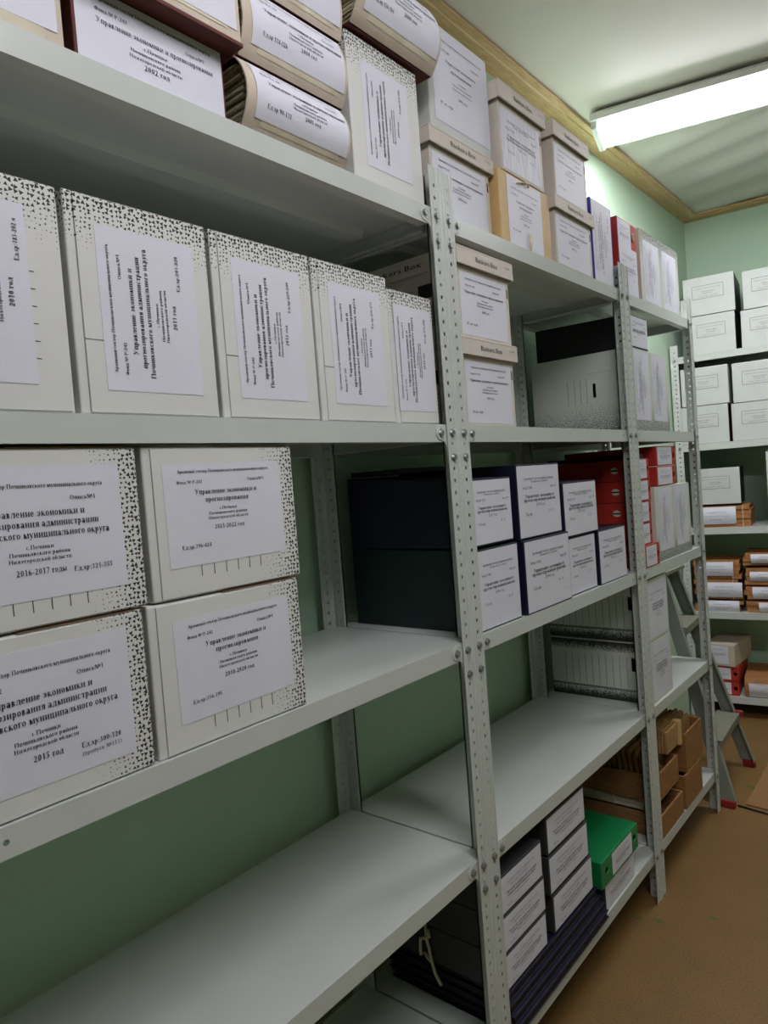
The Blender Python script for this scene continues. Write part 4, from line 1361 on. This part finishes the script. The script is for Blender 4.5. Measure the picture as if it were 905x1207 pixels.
# ================================================================== BOTTOM SHELF, third bay: card trays
def tray(label, y0, y1, z0, z1, x, d, th=0.007):
    w_, h = y1 - y0, z1 - z0
    t = thing('card_tray', label, 'tray', place(y0, y1, z0, x))
    MB().box(-d, 0, -w_ / 2, w_ / 2, 0, th).build('base', 'crate', t)
    for nm, b in (('front_panel', (-th, 0, -w_ / 2, w_ / 2)), ('rear_panel', (-d, -d + th, -w_ / 2, w_ / 2)), ('side_panel', (-d + th, -th, -w_ / 2, -w_ / 2 + th)), ('side_panel', (-d + th, -th, w_ / 2 - th, w_ / 2))):
        MB().box(*b, th, h).build(nm, 'crate', t, 0.001)
    return t
tray('brown card tray lowest, next to the green box file', 1.060, 1.288, z5, z5 + 0.078, -0.006, 0.34)
t = thing('paper_bundle', 'tied bundle of pale papers squeezed between two brown trays', 'papers', (-0.045, 1.168, z5 + 0.080))
mb = MB()
for k in range(6):
    mb.box(-0.30 + random.uniform(-0.006, 0.006), 0.004 * random.random(), -0.095 + random.uniform(0, 0.006), 0.09, k * 0.0062, k * 0.0062 + 0.0056)
mb.build('sheets', 'paper_old', t)
MB().box(-0.128, -0.124, -0.097, 0.092, -0.0005, 0.0385).build('string', 'lace', t)
tray('brown card tray on the bundle of pale papers, holding brown files', 1.062, 1.284, z5 + 0.120, z5 + 0.208, -0.016, 0.33)
tray('brown card tray lowest, beside the end post', 1.310, 1.512, z5, z5 + 0.120, -0.004, 0.33)
tray('tall brown card tray upper of its pile, packed with brown files', 1.345, 1.548, z5 + 0.122, z5 + 0.262, -0.006, 0.32)
tray('brown card tray standing behind the end post', 1.555, 1.665, z5, z5 + 0.135, -0.060, 0.30)
def cardfile(label, yc, x, z, w_, h, lean, group, yaw=0.0, thick=0.011):
    mb = MB()
    n = 4
    for k in range(n):
        mb.box(-thick / 2 + k * thick / n, -thick / 2 + (k + 0.82) * thick / n, -w_ / 2 + random.uniform(0, 0.004), w_ / 2 - random.uniform(0, 0.004), 0, h - random.uniform(0, 0.008))
    o = mb.build('card_file', 'file', None)
    o.location = (x, yc, z)
    o.rotation_euler = (0, lean, yaw)
    tag(o, label, 'file', group)
    return o
for k in range(14):
    cardfile('brown card file standing in the tall tray beside the end post', 1.4465, -0.040 - 0.0195 * k, z5 + 0.131, 0.172, 0.150 + 0.006 * (k % 3) + 0.002 * k, -0.08, 'brown files in the tall tray')
for k in range(13):
    cardfile('brown card file standing in the tray on the pale papers', 1.173, -0.060 - 0.0195 * k, z5 + 0.129, 0.186, 0.135 + 0.005 * (k % 4) + 0.004 * k, -0.10, 'brown files in the tray over the pale papers')
t = thing('file_bundle', 'light brown roll of files propped against the packed tray', 'files', (-0.022, 1.300, z5 + 0.285))
mb = MB()
for k in range(5):
    mb.box(-0.006 + k * -0.011, -0.006 + k * -0.011 + 0.009, -0.11, 0.020 - 0.003 * k, -0.045, 0.030 + 0.004 * k)
mb.build('cards', 'file', t, 0.001)
mb = MB()
mb.cyl((-0.004, 0.022, -0.050), 'z', 0.016, 0.085, 12)
mb.build('rolled_sheet', 'yellow_tan', t, smooth=False)

# ================================================================== STEPLADDER
t = thing('stepladder', 'grey metal stepladder with flat treads and red feet, beyond the shelving', 'ladder', (-0.18, 1.975, 0))
O = Vector((-0.18, 1.975, 0))
def lp(x, y, z):
    return Vector((x, y, z)) - O
Nf, Nt = (0.022, 1.748, 0.028), (-0.238, 1.862, 0.93)
Ff, Ft = (0.000, 2.205, 0.028), (-0.256, 2.090, 0.93)
for a, b in ((Nf, Nt), (Ff, Ft)):
    mb = MB()
    mb.bar(lp(*a), lp(*b), 0.052, 0.006, (0, 1, 0))
    s = 1 if a is Nf else -1
    for q in (-0.025, 0.025):
        mb.bar(lp(a[0] + q, a[1] + s * 0.010, a[2]), lp(b[0] + q, b[1] + s * 0.010, b[2]), 0.004, 0.022, (0, 1, 0))
    mb.build('rail', 'ladder', t)
    foot = MB().box(-0.026, 0.026, -0.010, 0.016, -0.028, 0.004).build('foot', 'red_rubber', t, 0.004)
    foot.location = lp(*a)
for k, z in enumerate((0.255, 0.705)):
    f = (z - 0.028) / 0.902
    pn = Vector(Nf).lerp(Vector(Nt), f)
    pf = Vector(Ff).lerp(Vector(Ft), f)
    mb = MB()
    pn, pf = lp(*pn), lp(*pf)
    c = (pn + pf) / 2
    hw = (pf.y - pn.y) / 2 - 0.006
    mb.box(-0.05, 0.045, -hw, hw, -0.003, 0.003)
    mb.box(0.040, 0.045, -hw, hw, -0.028, -0.003)
    mb.box(-0.05, -0.046, -hw, hw, -0.022, -0.003)
    o = mb.build('tread', 'tread', t, 0.001)
    o.location = c
    o.rotation_euler = (0, 0, (pf.x - pn.x) / -(pf.y - pn.y))
    if k == 0:
        e = MB().box(0.02, 0.055, hw - 0.012, hw + 0.014, -0.014, 0.010).build('end_cap', 'red_rubber', o, 0.003)
o = MB().box(-0.10, 0.06, -0.125, 0.125, -0.006, 0.010).build('top_platform', 'tread', t, 0.002)
o.location = lp(-0.262, 1.976, 0.932)
for y, s in ((1.868, -1), (2.084, 1)):
    MB().bar(lp(-0.315, y, 0.915), lp(-0.395, y + s * 0.085, 0.02), 0.030, 0.016, (0, 1, 0)).build('rear_leg', 'ladder', t)
    o = MB().box(-0.02, 0.02, -0.014, 0.014, -0.02, 0.014).build('foot', 'red_rubber', t, 0.003)
    o.location = lp(-0.395, y + s * 0.085, 0.02)
MB().bar(lp(-0.372, 1.812, 0.28), lp(-0.372, 2.140, 0.28), 0.02, 0.012).build('brace', 'ladder', t)
# loose board on the floor beyond the ladder
t = MB().prism([(0.075, 1.80), (0.40, 1.78), (0.46, 2.45), (0.06, 2.50)], 'z', 0.0, 0.006).build('floor_board', 'floor_sheet', None)
tag(t, 'loose brown board lying flat on the floor beyond the stepladder', 'board')
t = MB().tube([(0.05, 1.775, 0.004), (0.11, 1.765, 0.005), (0.17, 1.758, 0.004), (0.24, 1.80, 0.005), (0.34, 1.88, 0.004)], 0.004).build('cable', 'black', None, smooth=True)
tag(t, 'thin dark cable lying along the edge of the loose floor board', 'cable')

# ================================================================== END-WALL UNIT CONTENTS
def ebox(label, u0, u1, z0, z1, off=0.012, d=0.36, body='carton_grey', side=None, frame=True, group=None):
    w_, h = u1 - u0, z1 - z0
    t = thing('archive_box', label, 'box', end_pt((u0 + u1) / 2, off, z0), ERZ, group)
    if side:
        MB().box(-d, -0.004, -w_ / 2, w_ / 2, 0, h).build('body', side, t, 0.002)
        MB().box(-0.004, 0, -w_ / 2, w_ / 2, 0.001, h - 0.001).build('front_panel', body, t, 0.001)
    else:
        uvbox(w_, h, d).build('body', body, t, 0.003)
    if frame:
        lw, lh = w_ * 0.62, h * 0.34
        cy, cz = -0.004, h * 0.60
        s = label_sheet(t, lw, lh, cy, cz, 0.0002, 'carton_grey')
        mb = MB()
        for a, b, c, e in ((-lw / 2, lw / 2, -lh / 2, -lh / 2 + 0.0018), (-lw / 2, lw / 2, lh / 2 - 0.0018, lh / 2), (-lw / 2, -lw / 2 + 0.0018, -lh / 2, lh / 2), (lw / 2 - 0.0018, lw / 2, -lh / 2, lh / 2)):
            mb.box(0.0004, 0.0011, cy + a, cy + b, cz + c, cz + e)
        mb.build('label_border', 'ink_grey', s)
        lettering([('Архивный сектор Починковского округа', 0.008, 0, lh * 0.24, 'C', False, lw * 0.86), ('Управление экономики', 0.008, 0, 0.0, 'C', True, lw * 0.4), ('и прогнозирования', 0.007, 0, -lh * 0.14, 'C', True, lw * 0.3), ('Фонд Р-242  Опись №1', 0.007, 0, -lh * 0.36, 'C', False, lw * 0.62)],
                  'printed_text', s, 'ink_grey', 0, cy, cz, 0.0002 + TX, res=1)
    return t
U = lambda x: x + 0.30
ebox('white carton on the top shelf of the end unit, lower of the corner pair', U(-0.318), U(-0.094), EZ[4], EZ[4] + 0.203, side='charcoal')
ebox('white carton on the top shelf of the end unit, upper of the corner pair', U(-0.336), U(-0.088), EZ[4] + 0.205, EZ[4] + 0.408, side='charcoal')
ebox('white carton on the end unit top shelf, lower of the pair away from the corner', U(-0.066), U(0.170), EZ[4], EZ[4] + 0.193, side='charcoal')
ebox('white carton on the end unit top shelf, upper of the pair away from the corner', U(-0.050), U(0.190), EZ[4] + 0.195, EZ[4] + 0.392, side='charcoal')
ebox('white carton on the end unit second shelf, lower of the corner pair', U(-0.386), U(-0.150), EZ[3], EZ[3] + 0.205, side='maroon')
ebox('white carton on the end unit second shelf, upper of the corner pair', U(-0.376), U(-0.141), EZ[3] + 0.207, EZ[3] + 0.412)
ebox('white carton on the end unit second shelf, below the frayed carton', U(-0.134), U(0.130), EZ[3], EZ[3] + 0.198, side='maroon')
ebox('white carton with a frayed lower edge on the end unit second shelf', U(-0.122), U(0.140), EZ[3] + 0.200, EZ[3] + 0.408)
def bundle(label, u0, u1, z0, n, each, off=0.02, d=0.27, tied=True, tab=None, rot=0.0, group=None, mt='kraft_brown'):
    """brown card folders of loose sheets, tied with string, a white slip on the front"""
    w_ = u1 - u0
    t = thing('folder_bundle', label, 'folders', end_pt((u0 + u1) / 2, off, z0), ERZ + rot, group)
    z = 0.0
    for k in range(n):
        h = each * random.uniform(0.85, 1.1)
        a, b, c = random.uniform(-0.006, 0.006), random.uniform(-0.008, 0.008), random.uniform(0, 0.01)
        mb = MB()
        sag = random.uniform(0.001, 0.004)
        m_ = 6
        vs, fs = [], []
        for i in range(m_ + 1):
            y = -w_ / 2 + b + (w_ + a) * i / m_
            dz = sag * math.sin(PI * i / m_) * (1 if k % 2 else 0.4)
            vs += [(-c, y, z + dz * 0.5), (-c, y, z + h * 0.93 + dz * 0.5), (-d, y, z), (-d, y, z + h * 0.93)]
        for i in range(m_):
            q = i * 4
            fs += [(q, q + 4, q + 5, q + 1), (q + 2, q + 3, q + 7, q + 6), (q + 1, q + 5, q + 7, q + 3), (q, q + 2, q + 6, q + 4)]
        fs += [(0, 1, 3, 2), (m_ * 4, m_ * 4 + 2, m_ * 4 + 3, m_ * 4 + 1)]
        mb.add(vs, fs)
        mb.build('folder', mt, t)
        z += h
    if tied:
        yy = w_ * 0.36
        MB().box(0.0005, 0.0025, yy - 0.0015, yy + 0.0015, 0.0, z).build('string', 'lace', t)
    if tab:
        cy, tw, za, th = tab
        mb = MB()
        m_ = 8
        vs, fs = [], []
        for i in range(m_ + 1):
            s = i / m_
            vs += [(0.003 + 0.010 * math.sin(PI * s), cy - tw / 2, za + th * s), (0.003 + 0.010 * math.sin(PI * s), cy + tw / 2, za + th * s)]
        for i in range(m_):
            fs.append((2 * i, 2 * i + 1, 2 * i + 3, 2 * i + 2))
        k = len(vs)
        vs += [(p[0] - 0.0006, p[1], p[2]) for p in vs]
        fs += [tuple(k + q for q in reversed(f)) for f in list(fs)]
        mb.add(vs, fs)
        s = mb.build('label', 'paper', t)
        fn = lambda p: Vector((0.0038 + 0.010 * math.sin(PI * max(0, min(1, (p.z - za) / th))), p.y, p.z))
        lettering([('Архивный сектор', 0.009, 0, th * 0.18, 'C', False, tw * 0.5), ('Починковского округа', 0.009, 0, -0.004, 'C', False, tw * 0.62), ('Ед.хр.', 0.009, 0, -th * 0.25, 'C', False, tw * 0.34)], 'printed_text', s, 'ink_grey', 0, cy, za + th / 2, 0, fn, res=1)
    return t
bundle('brown folder bundle with a white slip, under the black-sided box on the end unit', U(-0.340), U(-0.070), EZ[2], 5, 0.0245, 0.015, tab=(-0.03, 0.19, 0.018, 0.092))
ebox('white-fronted box with black sides lying on the brown folder bundle', U(-0.350), U(-0.112), EZ[2] + 0.126, EZ[2] + 0.322, 0.010, 0.24, 'carton_grey', 'black')
ebox('white-fronted black box standing apart on the end unit third shelf', U(0.014), U(0.20), EZ[2], EZ[2] + 0.390, 0.012, 0.30, 'carton_grey', 'black', frame=False)
for i, (u0, u1, st) in enumerate(((U(-0.375), U(-0.132), (('lowest', 3, 0.022, (0.02, 0.17, -0.002, 0.064)), ('second', 4, 0.025, (0.035, 0.18, 0.010, 0.080)), ('third', 4, 0.024, (0.0, 0.17, 0.018, 0.076)))),
                              (U(-0.124), U(0.12), (('lowest', 3, 0.022, (0.02, 0.15, 0.006, 0.05)), ('second', 3, 0.024, (0.0, 0.16, 0.004, 0.062)), ('third', 4, 0.024, (-0.01, 0.16, 0.02, 0.05)), ('topmost', 3, 0.022, (0.0, 0.16, 0.012, 0.048)))))):
    z = EZ[1]
    for nm, n, e, tab in st:
        where = 'of the corner pile' if i == 0 else 'of the pile away from the corner'
        bundle('%s tied brown folder bundle %s, end unit fourth shelf' % (nm, where), u0 + random.uniform(0.008, 0.012), u1 - random.uniform(0.008, 0.012), z, n, e, 0.02, tab=tab)
        z += n * e * 1.06 + 0.002
# bottom shelf of the end unit
def efile(label, u0, u1, z0, z1, rot, body='red'):
    w_, h = u1 - u0, z1 - z0
    t = thing('lever_file', label, 'box file', end_pt((u0 + u1) / 2, 0.02, z0), ERZ + rot)
    bo = MB().box(-0.31, 0, -w_ / 2, w_ / 2, 0, h).build('body', body, t, 0.003)
    s = label_sheet(t, w_ * 0.66, h * 0.80, -w_ * 0.14, h * 0.5, 0.0002)
    lettering(wide_text(w_ * 0.66, h * 0.8), 'printed_text', s, 'ink_grey', 0, -w_ * 0.14, h * 0.5, 0.0002 + TX, res=1)
    cut(bo, MB().cyl((-0.02, w_ * 0.36, h * 0.5), 'x', 0.010, 0.04, 12).box(-0.306, -0.004, -w_ / 2 + 0.004, w_ / 2 - 0.004, 0.004, h - 0.004), body)
    return t
efile('red box file lower of the two on the end unit bottom shelf', U(-0.300), U(-0.172), EZ[0], EZ[0] + 0.080, 0.0)
efile('red box file upper of the two on the end unit bottom shelf', U(-0.300), U(-0.170), EZ[0] + 0.082, EZ[0] + 0.160, -0.06)
t = thing('archive_box', 'tan box with a white sheet, lying askew on the red box files', 'box', end_pt(U(-0.262), 0.02, EZ[0] + 0.162), ERZ - 0.20)
MB().box(-0.30, 0, -0.078, 0.078, 0, 0.120).build('body', 'tan', t, 0.003)
s = label_sheet(t, 0.118, 0.098, -0.012, 0.062, 0.0002)
lettering(small_text(0.118, 0.098), 'printed_text', s, 'ink_grey', 0, -0.012, 0.062, 0.0002 + TX, res=1)
t = thing('archive_case', 'brown document case with a curved white sheet, bottom shelf of the end unit', 'document case', end_pt(U(-0.02), 0.02, EZ[0]), ERZ)
mb = MB()
prof = [(-0.30, 0.0)] + [(0.0 + 0.016 * math.sin(PI * k / 8), 0.003 + 0.107 * k / 8) for k in range(9)] + [(-0.30, 0.112)]
mb.prism(prof, 'y', -0.125, 0.125)
mb.build('body', 'kraft_brown', t, 0.001)
mb = MB()
vs, fs = [], []
for k in range(9):
    vs += [(0.0012 + 0.016 * math.sin(PI * (k + 0.2) / 8.4), -0.105, 0.006 + 0.096 * k / 8), (0.0012 + 0.016 * math.sin(PI * (k + 0.2) / 8.4), 0.118, 0.006 + 0.096 * k / 8)]
for k in range(8):
    fs.append((2 * k, 2 * k + 1, 2 * k + 3, 2 * k + 2))
kk = len(vs)
vs += [(p[0] - 0.0007, p[1], p[2]) for p in vs]
fs += [tuple(kk + q for q in reversed(f)) for f in list(fs)]
mb.add(vs, fs)
s = mb.build('label', 'paper', t)
lettering([('Архивный сектор Починковского округа', 0.009, 0, 0.02, 'C', False, 0.15), ('Опись №1', 0.009, 0, 0.0, 'C', False, 0.05)], 'printed_text', s, 'ink_grey', 0, 0, 0.055, 0.0185, res=1)

bpy.data.objects.remove(_tobj, do_unlink=True)
